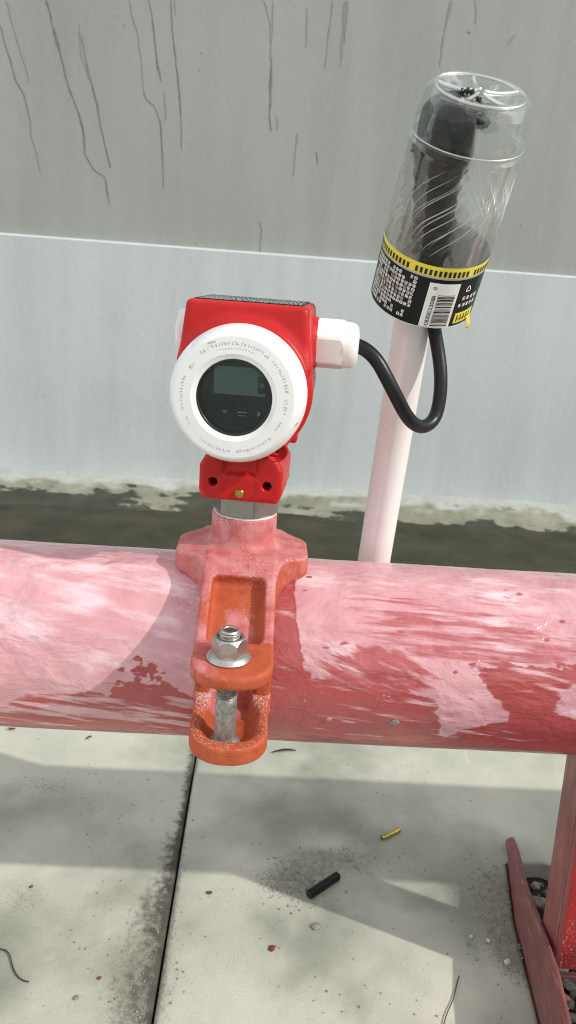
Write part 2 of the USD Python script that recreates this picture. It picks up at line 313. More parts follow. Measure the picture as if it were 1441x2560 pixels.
M['clamp'] = masked('orange_casting_oversprayed', ['over', 'speckle'], [
    ((0.58, 0.235, 0.245), (0.46, 0.105, 0.10), 'over', 300, one, 0.7, 0.5, 0.22),
    ((0.66, 0.50, 0.44), (0.58, 0.38, 0.34), 'speckle', 1000, one, 1.0, 0.34, 0.07),
], (0.47, 0.098, 0.036), 0.6, bumps=[(1100, one, 0.0004), (180, one, 0.0006)], spec=0.35, var=((0.36, 0.060, 0.024), 110))
M['column'] = masked('brown_red_paint', ['film'], [
    ((0.36, 0.16, 0.16), (0.30, 0.10, 0.10), 'film', 120, (2.2, 2.2, 0.12), 1.0, 0.50, 0.10),
], (0.235, 0.070, 0.066), 0.34, bumps=[(120, (1.5, 1.5, 0.12), 0.0006)], coat=0.2, var=((0.185, 0.050, 0.048), 30))
M['web'] = masked('red_primer', ['speckle'], [
    ((0.62, 0.42, 0.34), (0.45, 0.16, 0.14), 'speckle', 520, one, 1.0, 0.30, 0.05),
], (0.40, 0.036, 0.035), 0.45, bumps=[(300, one, 0.0003)], var=((0.34, 0.030, 0.030), 40))
M['blade'] = masked('worn_red_plate', ['film', 'moss'], [
    ((0.42, 0.22, 0.215), (0.33, 0.15, 0.14), 'film', 170, (2.0, 0.12, 2.0), 1.0, 0.48, 0.12),
    ((0.20, 0.20, 0.15), (0.10, 0.10, 0.075), 'moss', 170, (2, 0.5, 2), 1.0, 0.55, 0.25),
], (0.205, 0.085, 0.078), 0.6, bumps=[(170, (2.0, 0.1, 2.0), 0.0010)], var=((0.18, 0.050, 0.048), 40))
M['mortar'] = masked('dirty_mortar', ['moss', 'dirt'], [
    ((0.27, 0.27, 0.215), (0.17, 0.17, 0.125), 'dirt', 26, one, 1.2, 0.5, 0.35),
    ((0.050, 0.054, 0.036), (0.030, 0.032, 0.022), 'moss', 34, one, 1.4, 0.5, 0.16),
], (0.41, 0.43, 0.41), 0.8, bumps=[(90, one, 0.0014)], var=((0.32, 0.335, 0.30), 16))
M['gutter'] = masked('wet_dark_gutter', ['dirt'], [
    ((0.105, 0.108, 0.078), (0.060, 0.063, 0.044), 'dirt', 12, (0.3, 1, 1), 1.0, 0.55, 0.35),
], (0.062, 0.060, 0.041), 0.85, bumps=[(40, one, 0.002)], spec=0.2, var=((0.030, 0.032, 0.021), 11))

# ------------------------------------------------------------------ the setting: ground, gutter, slabs, wall
def sheet(x0, x1, y0, y1, z): return np.array([[x0, y0, z], [x1, y0, z], [x1, y1, z], [x0, y1, z]]), np.array([[0, 1, 2], [0, 2, 3]])
part('ground', sheet(-60, 60, -60, 60, -0.312), M['earth'], WORLD, False, kind='structure')

def grid(xs, ys, zfun):
    X, Y = np.meshgrid(xs, ys, indexing='ij'); Z = zfun(X, Y); nx, ny = X.shape
    i, j = np.meshgrid(np.arange(nx - 1), np.arange(ny - 1), indexing='ij'); a = i * ny + j
    q = np.stack([a, a + ny, a + ny + 1, a + 1], -1).reshape(-1, 4)
    return np.stack([X, Y, Z], -1).reshape(-1, 3), np.vstack([q[:, [0, 1, 2]], q[:, [0, 2, 3]]])

gx, gy = np.r_[np.linspace(-6, -0.75, 14), np.arange(-0.7, 0.9, 0.02), np.linspace(0.95, 6, 14)], np.arange(0.50, 1.27, 0.02)
gv = grid(gx, gy, lambda X, Y: -0.272 + 0.004 * fbm(np.stack([X * 5, Y * 9, X * 0], -1)))
part('gutter', gv, M['gutter'], WORLD, True, kind='structure', masks={'dirt': 0.25 + 0 * gv[0][:, 0]})

pave = thing('pavement', kind='structure')
def slab_masks(v, edge_x, side):
    X, Y, Z = v.T; nse = fbm(np.stack([X * 22, Y * 22, X * 0], -1), 4, 3); n2 = fbm(np.stack([X * 6, Y * 6, X * 0], -1), 4, 9)
    d = np.abs(X - edge_x)
    wid = 0.011 + 0.040 * ss(0.24, -0.08, Y) if side < 0 else 0.004 + 0.008 * ss(0.2, -0.1, Y)
    moss = ss(1.25, 0.0, d / wid + 0.9 * (nse - 0.5)) ** 1.3 * (0.66 if side < 0 else 0.34) + 0.5 * np.exp(-d / 0.0025) * (side < 0)
    def blob(px, py, sx, sy): c = at(px, py, z=GZ); return np.exp(-((X - c[0]) / sx) ** 2 - ((Y - c[1]) / sy) ** 2)
    grit = 0.85 * blob(745, 2200, .026, .022) + 0.75 * blob(820, 2150, .040, .016) + 0.9 * blob(1235, 2250, .026, .042) + 0.8 * blob(1290, 2380, .022, .030) + 0.4 * blob(1010, 2130, .03, .012) \
        + 0.35 * blob(640, 2200, .03, .015) + 0.7 * blob(350, 2450, .025, .05) + 0.4 * blob(60, 2250, .03, .03) + 0.45 * blob(120, 1970, .05, .025)
    dirt = 0.12 + 0.55 * blob(60, 2030, .07, .035) + 0.35 * blob(290, 1990, .04, .03) + 0.45 * blob(1080, 2100, .12, .05) + 0.30 * blob(780, 2060, .06, .04) + 0.45 * blob(1230, 2300, .04, .06) + 0.3 * blob(650, 2290, .022, .022) + 2.0 * (n2 - 0.47) + 1.2 * (fbm(np.stack([X * 16, Y * 16, X * 0], -1), 4, 14) - 0.5)  # stains, plus a small cast shadow patch painted in right of the joint
    return {'moss': moss, 'grit': np.clip(grit * (0.5 + nse), 0, 0.8), 'dirt': np.clip(dirt, 0, 1), 'speck': 0 * X}
def slab_grid(x0, x1, y0, y1, edge_x, side, pit=None):
    xs = np.unique(np.r_[np.linspace(x0, max(x0, -0.40), 8), np.arange(max(x0, -0.40), min(x1, 0.32), 0.0035), np.linspace(min(x1, 0.32), x1, 8)])
    ys = np.unique(np.r_[np.linspace(y0, -0.14, 8), np.arange(-0.14, 0.31, 0.0035), np.linspace(0.31, y1, 6)])
    if pit:                                                     # the slab's right edge follows the foot plate, and stops at the hole round the support
        xs = np.unique(np.r_[np.linspace(0, 1, 110)])
        X = x0 + xs[:, None] * (pit(ys)[None, :] - x0); Y = np.broadcast_to(ys, X.shape)
    else:
        X, Y = np.meshgrid(xs, ys, indexing='ij')
    d = np.minimum(np.minimum(X - X[:1], X[-1:] - X), np.minimum(Y - y0, y1 - Y) if pit is None else Y - y0)
    Z = GZ - 0.0022 * np.clip(1 - d / 0.003, 0, 1) ** 2 + 0.0009 * (fbm(np.stack([X * 25, Y * 25, X * 0], -1), 4, 5) - 0.5) * (d > 0.003)
    nx, ny = X.shape; i, j = np.meshgrid(np.arange(nx - 1), np.arange(ny - 1), indexing='ij'); a = i * ny + j
    q = np.stack([a, a + ny, a + ny + 1, a + 1], -1).reshape(-1, 4)
    v = np.stack([X, Y, Z], -1).reshape(-1, 3)
    ring = np.r_[np.arange(0, nx) * ny, (nx - 1) * ny + np.arange(1, ny), (np.arange(nx - 2, -1, -1)) * ny + ny - 1, np.arange(ny - 2, 0, -1)]
    low = v[ring].copy(); low[:, 2] = -0.306; n = len(v); k = np.arange(len(ring)); k2 = (k + 1) % len(ring)
    side_q = np.stack([ring[k], n + k, n + k2, ring[k2]], 1)
    v = np.vstack([v, low]); qq = np.vstack([q, side_q]); f = np.vstack([qq[:, [0, 1, 2]], qq[:, [0, 2, 3]]])
    return v, f
def foot_x(Y): return np.interp(Y, [-1.0, -0.20, -0.0413, 0.047, 0.1353], [0.07, 0.1935, 0.2190, 0.2285, 0.2469])
sv = slab_grid(-1.6, -0.0517, -1.0, 0.49, -0.0517, -1)
part('slab', sv, M['slab'], pave, masks=slab_masks(sv[0], -0.0517, -1))
ra = slab_grid(-0.0500, 0, -1.0, 0.1072, -0.0500, 1, pit=lambda ys: foot_x(ys) - 0.0012)
XE = float(foot_x(0.1072) - 0.0012)
def back_slab():
    xs = np.unique(np.r_[-0.05 + np.linspace(0, 1, 110) * (XE + 0.05), np.arange(XE + 0.003, 0.36, 0.0035), np.linspace(0.36, 1.6, 10)]); ys = np.unique(np.r_[np.arange(0.1072, 0.31, 0.0035), np.linspace(0.31, 0.49, 5)])
    X, Y = np.meshgrid(xs, ys, indexing='ij'); rough = 0.010 * (fbm(np.stack([X * 60, X * 0, X * 0], -1), 3, 2) - 0.35)
    open_ = ss(XE, XE + 0.006, X); t = (Y - 0.1072) / (0.49 - 0.1072); Y = Y + open_ * rough * np.clip(1 - t * 6, 0, 1)
    d = np.minimum(X + 0.05, np.where(open_ > 0.5, Y - Y[:, :1], 9)); Z = GZ - 0.0022 * np.clip(1 - d / 0.003, 0, 1) ** 2 + 0.0009 * (fbm(np.stack([X * 25, Y * 25, X * 0], -1), 4, 5) - 0.5) * (d > 0.003)
    nx, ny = X.shape; i, j = np.meshgrid(np.arange(nx - 1), np.arange(ny - 1), indexing='ij'); a = i * ny + j
    q = np.stack([a, a + ny, a + ny + 1, a + 1], -1).reshape(-1, 4); v = np.stack([X, Y, Z], -1).reshape(-1, 3)
    ring = np.r_[np.arange(0, nx) * ny, (nx - 1) * ny + np.arange(1, ny), (np.arange(nx - 2, -1, -1)) * ny + ny - 1, np.arange(ny - 2, 0, -1)]
    low = v[ring].copy(); low[:, 2] = -0.306; n = len(v); k = np.arange(len(ring)); k2 = (k + 1) % len(ring)
    qq = np.vstack([q, np.stack([ring[k], n + k, n + k2, ring[k2]], 1)]); return np.vstack([v, low]), np.vstack([qq[:, [0, 1, 2]], qq[:, [0, 2, 3]]])
sv = join(ra, back_slab())
tm = trimesh.Trimesh(sv[0], sv[1], process=False); cut = (np.abs(tm.triangles[:, :, 1] - 0.1072) < 1e-6).all(1) & (tm.triangles[:, :, 0].max(1) < XE + 1e-6) & (np.ptp(tm.triangles[:, :, 2], axis=1) > 0.01)
tm.update_faces(~cut); tm.merge_vertices(digits_vertex=6); sv = (np.array(tm.vertices), np.array(tm.faces))
part('slab', sv, M['slab'], pave, masks=slab_masks(sv[0], -0.0500, 1))

# wall: a grey upper face over a pale plinth that stands 14 mm proud, with a pale chamfer
WY = 1.25
wall = thing('rendered_wall', 'grey rendered wall with a pale plinth and dark drip marks behind the pipe', 'wall', (0, WY, GZ))
WT = 0.272
part('upper_face', box((-6, WY + 0.014, WT - 0.05), (6, WY + 0.25, 1.9)), M['wall_grey'], wall, False, label='upper wall face in mid grey with drip marks')
part('plinth', box((-6, WY, -0.31), (6, WY + 0.20, WT - 0.004)), M['wall_pale'], wall, False, label='lower wall face in pale grey paint')
ch = np.array([[WY, WT - 0.004], [WY + 0.004, WT], [WY + 0.0138, WT], [WY + 0.0138, WT - 0.004]])
cv = np.vstack([np.c_[np.full(4, -6.0), ch], np.c_[np.full(4, 6.0), ch]])
part('plinth_edge', (cv, np.array([[0, 1, 5], [0, 5, 4], [1, 2, 6], [1, 6, 5]])), M['wall_edge'], wall, False, label='pale chamfered top edge of the plinth')
def ribbon(pts, widths, mate, name='drip_streak', wob=1.0, seed=0):
    r = np.random.default_rng(seed); p = np.array([at(a, b, y=WY + 0.0137) for a, b in pts]); d = np.r_[0, np.cumsum(np.linalg.norm(np.diff(p, axis=0), axis=1))]
    n = max(8, int(d[-1] / 0.004)); s = np.linspace(0, d[-1], n)
    c = np.stack([np.interp(s, d, p[:, k]) for k in range(3)], 1); w = np.interp(s, d, np.asarray(widths, float)) * 0.00029
    k1 = np.convolve(r.normal(0, 1, n + 8), np.ones(5) / 5, 'same')[4:-4]; c[:, 0] += 0.0011 * wob * k1
    w = w * np.clip(1 + 0.55 * np.convolve(r.normal(0, 1, n + 8), np.ones(4) / 4, 'same')[4:-4], 0.15, 2.2); w[0] *= .3; w[-1] *= .05
    v = np.vstack([np.c_[c[:, 0] - w, c[:, 1], c[:, 2]], np.c_[c[:, 0], c[:, 1] - 0.0006, c[:, 2]], np.c_[c[:, 0] + w, c[:, 1], c[:, 2]]])
    i = np.arange(n - 1); q = np.vstack([np.stack([i, i + 1, n + i + 1, n + i], 1), np.stack([n + i, n + i + 1, 2 * n + i + 1, 2 * n + i], 1)])
    part(name, (v, np.vstack([q[:, [0, 1, 2]], q[:, [0, 2, 3]]])), mate, wall, True)
D, FT = M['streak'], M['streak_faint']
for k, (pts, w, m_) in enumerate([
    ([(0, 60), (20, 130), (40, 200), (60, 235), (72, 290), (80, 345)], [2.5, 3, 5, 6, 3, 1], D), ([(80, 345), (92, 385), (102, 430)], [1.5, 2, 3], FT), ([(16, 0), (40, 90), (62, 160), (74, 205)], [2, 2, 1.6, 1], FT),
    ([(117, 0), (128, 45), (140, 95), (155, 150), (165, 190), (178, 235), (200, 290), (210, 330), (213, 385), (235, 425), (264, 442), (269, 480), (274, 512)], [6, 7, 8, 6, 6, 6, 7, 7, 4, 4, 5, 5, 1], D),
    ([(205, 90), (215, 150), (232, 215), (243, 260), (252, 315), (265, 370), (276, 420)], [3, 3, 6, 6, 5, 3, 4], D), ([(198, 60), (203, 130), (225, 200)], [5, 6, 3], FT),
    ([(322, 0), (335, 55), (347, 95), (354, 150), (358, 210), (362, 240)], [3, 4, 4, 4, 3, 2], FT), ([(360, 228), (368, 250), (387, 265), (402, 300), (406, 360), (408, 420), (409, 472)], [4, 4, 3, 5, 5, 5, 2], D),
    ([(374, 0), (384, 70), (391, 130), (396, 170), (404, 205)], [3, 4, 5, 6, 3], D), ([(410, 230), (414, 270), (414, 300)], [4, 5, 2], FT),
    ([(427, 0), (433, 80), (440, 150), (447, 215), (452, 270), (455, 320), (455, 372)], [4, 4, 5, 5, 6, 4, 1.5], D), ([(437, 0), (440, 40)], [2, 1], FT),
    ([(683, 0), (682, 60), (679, 100), (678, 150)], [4, 4, 3, 4], FT), ([(679, 145), (677, 220), (674, 290), (679, 328)], [4, 9, 7, 3], D), ([(661, 0), (676, 60), (677, 105)], [3, 3, 1], FT),
    ([(693, 290), (694, 325)], [3, 2], FT), ([(866, 0), (862, 60), (856, 110), (854, 165)], [14, 12, 8, 2], FT), ([(872, 0), (866, 55), (860, 110)], [4, 4, 2], D),
    ([(832, 0), (823, 80), (814, 170)], [8, 6, 2], FT), ([(792, 378), (795, 412)], [5, 3], D), ([(745, 330), (738, 400), (734, 440)], [6, 5, 2], FT), ([(770, 20), (765, 120)], [7, 2], FT),
    ([(647, 552), (655, 570), (650, 605), (654, 632)], [3, 3, 4, 3], FT), ([(1130, 0), (1110, 90), (1100, 165)], [12, 8, 2], FT), ([(1290, 85), (1268, 112)], [7, 3], FT), ([(1190, 0), (1190, 60)], [6, 2], FT),
    ([(50, 700), (52, 820)], [3, 1], FT), ([(289, 880), (291, 985)], [3, 1], FT)][:26]):
    ribbon(pts, w, m_, seed=k)
def spot(px, py, r, mate, parent, name='mark', plane='y'):
    c = at(px, py, y=WY + 0.0137) if plane == 'y' else at(px, py, z=GZ + 0.0004)
    v, f = arr(trimesh.creation.icosphere(2, 1.0)); v = v * np.array([r, 0.0006, r * 0.8]) if plane == 'y' else v * np.array([r, r * 0.8, 0.0006]); part(name, (v + c, f), mate, parent, True)
spot(1173, 80, 0.0026, M['streak'], wall, 'speck'); spot(310, 62, 0.0016, M['streak'], wall, 'speck'); spot(294, 38, 0.0012, M['streak'], wall, 'speck'); spot(505, 131, 0.0014, M['streak'], wall, 'speck')

# mortar fillet along the foot of the wall, ragged and mossy at its lower edge
fx = np.r_[np.linspace(-5, -0.72, 20), np.arange(-0.7, 0.86, 0.004), np.linspace(0.9, 5, 20)]; ft = np.linspace(0, 1, 44)
X, Tt = np.meshgrid(fx, ft, indexing='ij')
edge = 0.105 + 0.05 * ss(0.1, -0.5, X) + 0.06 * fbm(np.stack([X * 5, X * 0, X * 0 + 3], -1), 3, 4) + 0.03 * fbm(np.stack([X * 24, X * 0, X * 0], -1), 3, 8)
Y = WY + 0.004 - Tt * edge; hgt = 0.022 + 0.012 * fbm(np.stack([X * 7, X * 0, X * 0], -1), 2, 6)
Z = -0.274 + hgt * (1 - Tt) ** 1.25 + 0.008 * (fbm(np.stack([X * 40, Y * 40, X * 0], -1), 4, 1) - 0.5) * np.sin(np.pi * np.clip(Tt, 0, 1)) + 0.006 * ss(1.0, 0.8, Tt)
nx, ny = X.shape; i, j = np.meshgrid(np.arange(nx - 1), np.arange(ny - 1), indexing='ij'); a = i * ny + j; q = np.stack([a, a + 1, a + ny + 1, a + ny], -1).reshape(-1, 4)
nz = fbm(np.stack([X * 14, Y * 30, X * 0], -1), 4, 12); big = fbm(np.stack([X * 3.2, X * 0, X * 0], -1), 2, 17)
part('mortar_fillet', (np.stack([X, Y, Z], -1).reshape(-1, 3), np.vstack([q[:, [0, 1, 2]], q[:, [0, 2, 3]]])), M['mortar'], wall, label='ragged dirty mortar fillet with dark moss at the foot of the wall',
     masks={'moss': (ss(0.42, 0.90, Tt + 1.1 * (nz - 0.5) + 0.35 * (big - 0.45)) * 0.85 + 0.30 * np.exp(-((Tt - 0.45 - 0.5 * (big - 0.5)) / 0.10) ** 2) * ss(0.5, 0.62, fbm(np.stack([X * 9, X * 0, X * 0 + 7], -1), 3, 19))).ravel(), 'dirt': (ss(0.08, 0.55, Tt + 0.7 * (nz - 0.5)) * 0.9).ravel()})

# unseen wall added out to the right, only to shade the lower right slabs
sw = box((0.885, -1.1, -0.312), (1.04, -0.15, 0.30), 0.004)
part('added_shade_wall', sw, M['wall_pale'], WORLD, False, kind='structure')

# ------------------------------------------------------------------ the pipe
PR = 0.057
xs = np.unique(np.r_[np.linspace(-1.7, -0.31, 24), np.arange(-0.30, 0.265, 0.0009), np.linspace(0.27, 1.5, 22)]); nth = 480
S = np.arange(nth) * 360.0 / nth                                   # degrees from the top towards the front
X, Sg = np.meshgrid(xs, S, indexing='ij'); 
sw_ = np.where(Sg > 200, Sg - 360, Sg)
P3 = lambda fx, fs, o=0: np.stack([X * fx, sw_ * fs, X * 0 + o], -1)
stre = fbm(np.stack([X * 26, (sw_ - X * 220) * 0.33, X * 0], -1), 4, 21) - 0.5; fine = fbm(P3(240, 0.30, 5), 3, 31) - 0.5; blot = fbm(P3(20, 0.05, 9), 3, 41) - 0.5
left = sw_ - np.interp(X, [-0.30, -0.14, -0.121, -0.085, -0.0784, -0.072, -0.063, -0.052, -0.045, -0.0315, -0.02], [118, 109, 99, 96, 93, 84, 77, 80, 86, 96, 98])
amp_l = 3 + 20 * np.exp(-((X + 0.062) / 0.018) ** 2)
red_l = left + amp_l * (stre * 1.2 + fine * 1.6)
sA = np.interp(X, [0.0, 0.021, 0.0235, 0.0255, 0.028, 0.035, 0.063, 0.097, 0.106, 0.1135, 0.1257, 0.14, 0.2], [20, 22, 27, 52, 68, 80, 88, 90, 95, 112, 128, 131, 131])
streaky = 8 + 46 * np.exp(-((X - 0.075) / 0.036) ** 2 - ((sw_ - 76) / 20) ** 2)
redA = (sw_ - sA) + 22 * blot + streaky * (stre * 1.1 + fine * 0.35 + 0.06)
xr = np.interp(sw_, [40, 56, 64, 72.5, 84.8, 94.7, 100.6, 103, 112, 128], [0.30, 0.110, 0.118, 0.1276, 0.1402, 0.1499, 0.1480, 0.136, 0.121, 0.112])
sC = np.interp(X, [0.10, 0.118, 0.143, 0.185, 0.22], [76, 68, 66, 64, 62]); redC = np.minimum((sw_ - sC) + (6 + 20 * np.exp(-((sw_ - 62) / 10) ** 2)) * (stre * 1.6 + fine * 0.5), (X - xr) * 1000 + 9 * fine + 12 * blot)
xf_ = np.interp(sw_, [70, 74, 79, 92, 98, 101], [0.30, 0.186, 0.1765, 0.1765, 0.190, 0.30]); redC = np.minimum(redC, (xf_ - X) * 1000 + 7 * fine + 8 * blot)
red = np.where(X < -0.008, red_l, np.maximum(redA, redC))
few = np.maximum(0, fbm(P3(95, 0.26, 2), 3, 77) - 0.78) * 60
z1 = np.exp(-((X - 0.072) / 0.036) ** 2 - ((sw_ - 74) / 15) ** 2); z2 = np.exp(-((X - 0.140) / 0.050) ** 2 - ((sw_ - 55) / 9) ** 2); z3 = np.exp(-((X - 0.10) / 0.09) ** 2 - ((sw_ - 38) / 22) ** 2)
red = np.where(X > 0.02, np.maximum(red, few - 3.0), red)
red = np.where(np.abs(sw_) > 136, np.maximum(red, 6.0), red)
paint = np.clip(0.5 - red / 7.0, 0, 1)
film = np.clip(0.30 + 0.25 * ss(1, -8, np.abs(sw_ - 108)) + 0.7 * stre + 0.3 * np.exp(-((X + 0.09) / 0.08) ** 2 - ((sw_ - 112) / 12) ** 2), 0, 0.75) * (np.abs(sw_) < 140)
g2 = lambda x0, s0, wx, ws: np.exp(-((X - x0) / wx) ** 2 - ((sw_ - s0) / ws) ** 2)
dust = np.clip(0.36 * g2(-0.036, 44, 0.007, 12) + 0.30 * g2(0.075, 88, 0.015, 6) + 0.28 * g2(0.03, 92, 0.012, 8) + 0.25 * g2(0.095, 92, 0.012, 3) + 0.22 * g2(-0.052, 72, 0.02, 10), 0, 0.5)
thick = 0.00028 * ss(0.35, 0.65, paint) + 0.0006 * (stre + 0.5 * fine) * ss(0.0, 1.0, paint) * 0.7 + 0.0007 * blot
rr = PR + thick; a = np.radians(Sg)
pv = np.stack([X, -rr * np.sin(a), rr * np.cos(a)], -1).reshape(-1, 3); nx, ny = X.shape
i, j = np.meshgrid(np.arange(nx - 1), np.arange(ny), indexing='ij'); j2 = (j + 1) % ny; q = np.stack([i * ny + j, i * ny + j2, (i + 1) * ny + j2, (i + 1) * ny + j], -1).reshape(-1, 4)[:, ::-1]
pipe = thing('water_pipe', 'thick horizontal steel pipe with uneven pink paint brushed over red', 'pipe', (0, 0, 0))
scrape = np.clip((0.98 * z1 + 0.22 * z3) * (X > 0.02) * ss(0.024, 0.034, X), 0, 0.62); scratch = np.clip((0.80 * z2 + 0.36 * z3 + 0.12) * ss(0.024, 0.06, X) + 0.04, 0, 0.55)
part('pipe_wall', (pv, np.vstack([q[:, [0, 1, 2]], q[:, [0, 2, 3]]])), M['pipe'], pipe, masks={'paint': paint.ravel(), 'film': film.ravel(), 'dust': dust.ravel(), 'scrape': scrape.ravel(), 'scratch': scratch.ravel(), 'painted_gloss': (np.clip(0.36 + 0.5 * blot + 0.25 * stre, 0, 0.5) * ss(0.5, 0.9, paint) * ss(125, 100, np.abs(sw_))).ravel()})
def on_pipe(x, s, r=PR): return np.array([x, -r * math.sin(math.radians(s)), r * math.cos(math.radians(s))])
def blob_on(c, n, r, h, mate, parent, name, seed):
    v, f = arr(trimesh.creation.icosphere(3, 1.0)); k = 1 + 0.35 * (fbm(v * 1.8 + seed, 3, seed) - 0.5); Fm = frame(n); v = v * np.array([r, r * 0.85, h]) * k[:, None]
    return part(name, (v @ Fm.T + c, f), mate, parent, True)
n_ = on_pipe(0, 105.2, 1.0); blob_on(on_pipe(0.0852, 105.2, PR + 0.0004), n_, 0.0027, 0.0007, M['pebble_grey'], pipe, 'dried_paint_drop', 3)
n_ = on_pipe(0, 105.4, 1.0); blob_on(on_pipe(0.0471, 105.4, PR + 0.0003), n_, 0.0019, 0.0007, M['pink_chip'], pipe, 'dried_paint_drop', 8)

# ------------------------------------------------------------------ the clamp round the pipe, with its branch neck and bolt
CX = -0.0088
clamp = thing('pipe_clamp', 'orange cast iron branch clamp bolted round the pink pipe', 'pipe clamp', (CX, 0, 0))
PROF = [(0.02, 0.0715), (-0.028, 0.0705), (-0.083, 0.0445), (-0.16, 0.0445), (-0.16, 0.0372), (-0.070, 0.0355), (-0.062, 0.0035), (0.02, 0.0035)]
SL = np.array([-0.904, -0.427]); SN = np.array([-0.427, 0.904])             # along the sloping front, and out of it
def sdf_upper(X, Y, Z):
    X = X - CX; Ya = -np.abs(Y)
    prof = poly2(*np.broadcast_arrays(Ya, Z), PROF); arm = smax(prof, np.abs(X) - 0.0209, 0.0022)
    ear = bx(X, Y, Z * 0, (0, 0, 0), (0.0212, 0.1180, 1.0), 0.0190); arm = smax(arm, ear, 0.003)
    plan = bx(X, Y, Z * 0, (0, 0, 0), (0.0373, 0.0150, 1.0), 0.004)
    plan = smin(plan, bx(X, Y, Z * 0, (0, 0, 0), (0.0200, 0.075, 1.0), 0.003), 0.034)
    rad = np.sqrt(Y * Y + Z * Z); wing = smax(smax(plan, prof + 0.0004 + 0.16 * np.maximum(np.abs(X) - 0.018, 0), 0.0018), 0.046 - Z, 0.002); wing = smax(wing, rad - 0.0775, 0.004)
    band = smax(smax(rad - 0.0655, np.abs(X) - 0.0203, 0.003), 0.0035 - Z, 0.001)
    d = smin(smin(arm, wing, 0.001), band, 0.003)
    d = smin(d, cyl(X, Y, Z, 0.0195, 0.055, 0.0895, 0.0012), 0.006)
    u = (Ya + 0.028) * SL[0] + (Z - 0.0705) * SL[1]; w = (Ya + 0.028) * SN[0] + (Z - 0.0705) * SN[1]
    pk = bx(X, u, w, (0, 0.0375, 0.004), (0.0146, 0.0228, 0.0118), 0.0036); d = smax(d, -pk, 0.0014)
    gap = bx(X, Ya, Z, (0, -0.09, 0.018), (0.0125, 0.045, 0.0185), 0.004); d = smax(d, -smax(gap, -(rad - 0.0602), 0.002), 0.002)
    return smax(d, 0.0573 - rad, 0.0015)
def sdf_lower(X, Y, Z):
    X = X - CX; Ya = -np.abs(Y); rad = np.sqrt(Y * Y + Z * Z)
    band = smax(smax(rad - 0.0655, np.abs(X) - 0.0201, 0.003), Z - 0.0022, 0.001)
    ear = bx(X, Y, Z * 0, (0, 0, 0), (0.0201, 0.1150, 1.0), 0.0185); ear = smax(ear, np.abs(Z + 0.0017) - 0.0050, 0.0022);
    ear = smax(ear, 0.058 + Ya, 0.001)
    d = smin(ear, band, 0.005)
    pocket = bx(X, Ya, Z, (0, -0.0865, 0.008), (0.0152, 0.0212, 0.0122), 0.0122); pocket = smax(pocket, -0.0042 - Z, 0.002); d = smax(d, -pocket, 0.003)
    notch = bx(X, Ya, Z, (0, -0.066, 0.004), (0.0105, 0.012, 0.0085), 0.003); d = smax(d, -smax(notch, -(rad - 0.0600), 0.002), 0.002)
    return smax(d, 0.0573 - rad, 0.0015)
def vnorm(m): t = trimesh.Trimesh(m[0], m[1], process=False); return np.array(t.vertex_normals)
for name, fn, lo, hi, lab in (('upper_half', sdf_upper, (CX - 0.039, -0.118, 0.0), (CX + 0.039, 0.118, 0.092), 'orange upper half with pink overspray on its top and neck'), ('lower_half', sdf_lower, (CX - 0.022, -0.12, -0.067), (CX + 0.022, 0.12, 0.006), 'orange lower half with a rounded cup for the bolt head')):
    m = nets(fn, lo, hi, 0.00085); v = m[0]; N = vnorm(m); x, y, z = (v - [CX, 0, 0]).T
    nse = fbm(v * 130, 4, 5); big = fbm(v * 45, 3, 6)
    if name == 'upper_half':
        neck = ss(0.070, 0.076, z); top = ss(0.052, 0.064, z)
        over = 0.40 + 0.42 * np.maximum(top * ss(0.1, 0.8, N[:, 2] + neck), neck * 0.95) + 0.9 * (big - 0.5)
        u = (y + 0.028) * SL[0] + (z - 0.0705) * SL[1]; w = (y + 0.028) * SN[0] + (z - 0.0705) * SN[1]
        rib = ss(0.0135, 0.016, np.abs(x)) * ss(0.03, 0.06, u) * (y < 0) * ss(0.2, 0.6, N[:, 2]); over += 0.34 * rib * (1.15 - 0.9 * ss(-.08, -.11, y))
        inp = (w < -0.003) & (np.abs(x) < 0.0155) & (y < -0.03)
        fl = np.exp(-((x - 0.001 - 0.10 * (u - 0.05)) / 0.0085) ** 2 - ((u - 0.047) / 0.012) ** 2); over = np.where(inp, 0.14 + 0.8 * (big - 0.5) + 1.05 * fl + 0.5 * (nse - 0.5), over)
        over = np.where((y < -0.082) & (z < 0.05), 0.24 + 0.9 * (big - 0.45) + 0.25 * ss(.3, .9, N[:, 2]) * ss(0.0, -0.02, x) + 0.3 * (nse - 0.5), over)
        over = np.where(z < 0.036, 0.05, over); over = np.where((N[:, 2] < 0.25) & (np.abs(x) > 0.018) & (z < 0.072) & (z > 0.04), np.where(x > 0, 0.22 + 0.9 * (big - 0.4), 0.58 + 0.9 * (big - 0.5)), over)
        spk = np.clip(0.06 + 0.14 * top * (1 - 0.6 * neck) + 0.12 * np.exp(-((z - 0.087) / 0.004) ** 2) + 0.22 * inp * np.exp(-((x - 0.007) / 0.006) ** 2 - ((u - 0.036) / 0.010) ** 2) + 0.10 * ss(-0.108, -0.116, y) * (z > 0.042) + 0.25 * (big - 0.5), 0, 0.42)
    else:
        over = 0.20 + 1.0 * (big - 0.45); spk = np.clip(0.10 + 0.16 * ss(0.4, 0.9, N[:, 2]) * (z > 0) + 0.25 * (big - 0.5), 0, 0.36)
    if name == 'upper_half': spk = np.where((N[:, 2] < 0.3) & (z < 0.0705) & (np.abs(x) > 0.018), spk * 0.45, spk)
    part(name, m, M['clamp'], clamp, masks={'over': over, 'speckle': spk}, label=lab)
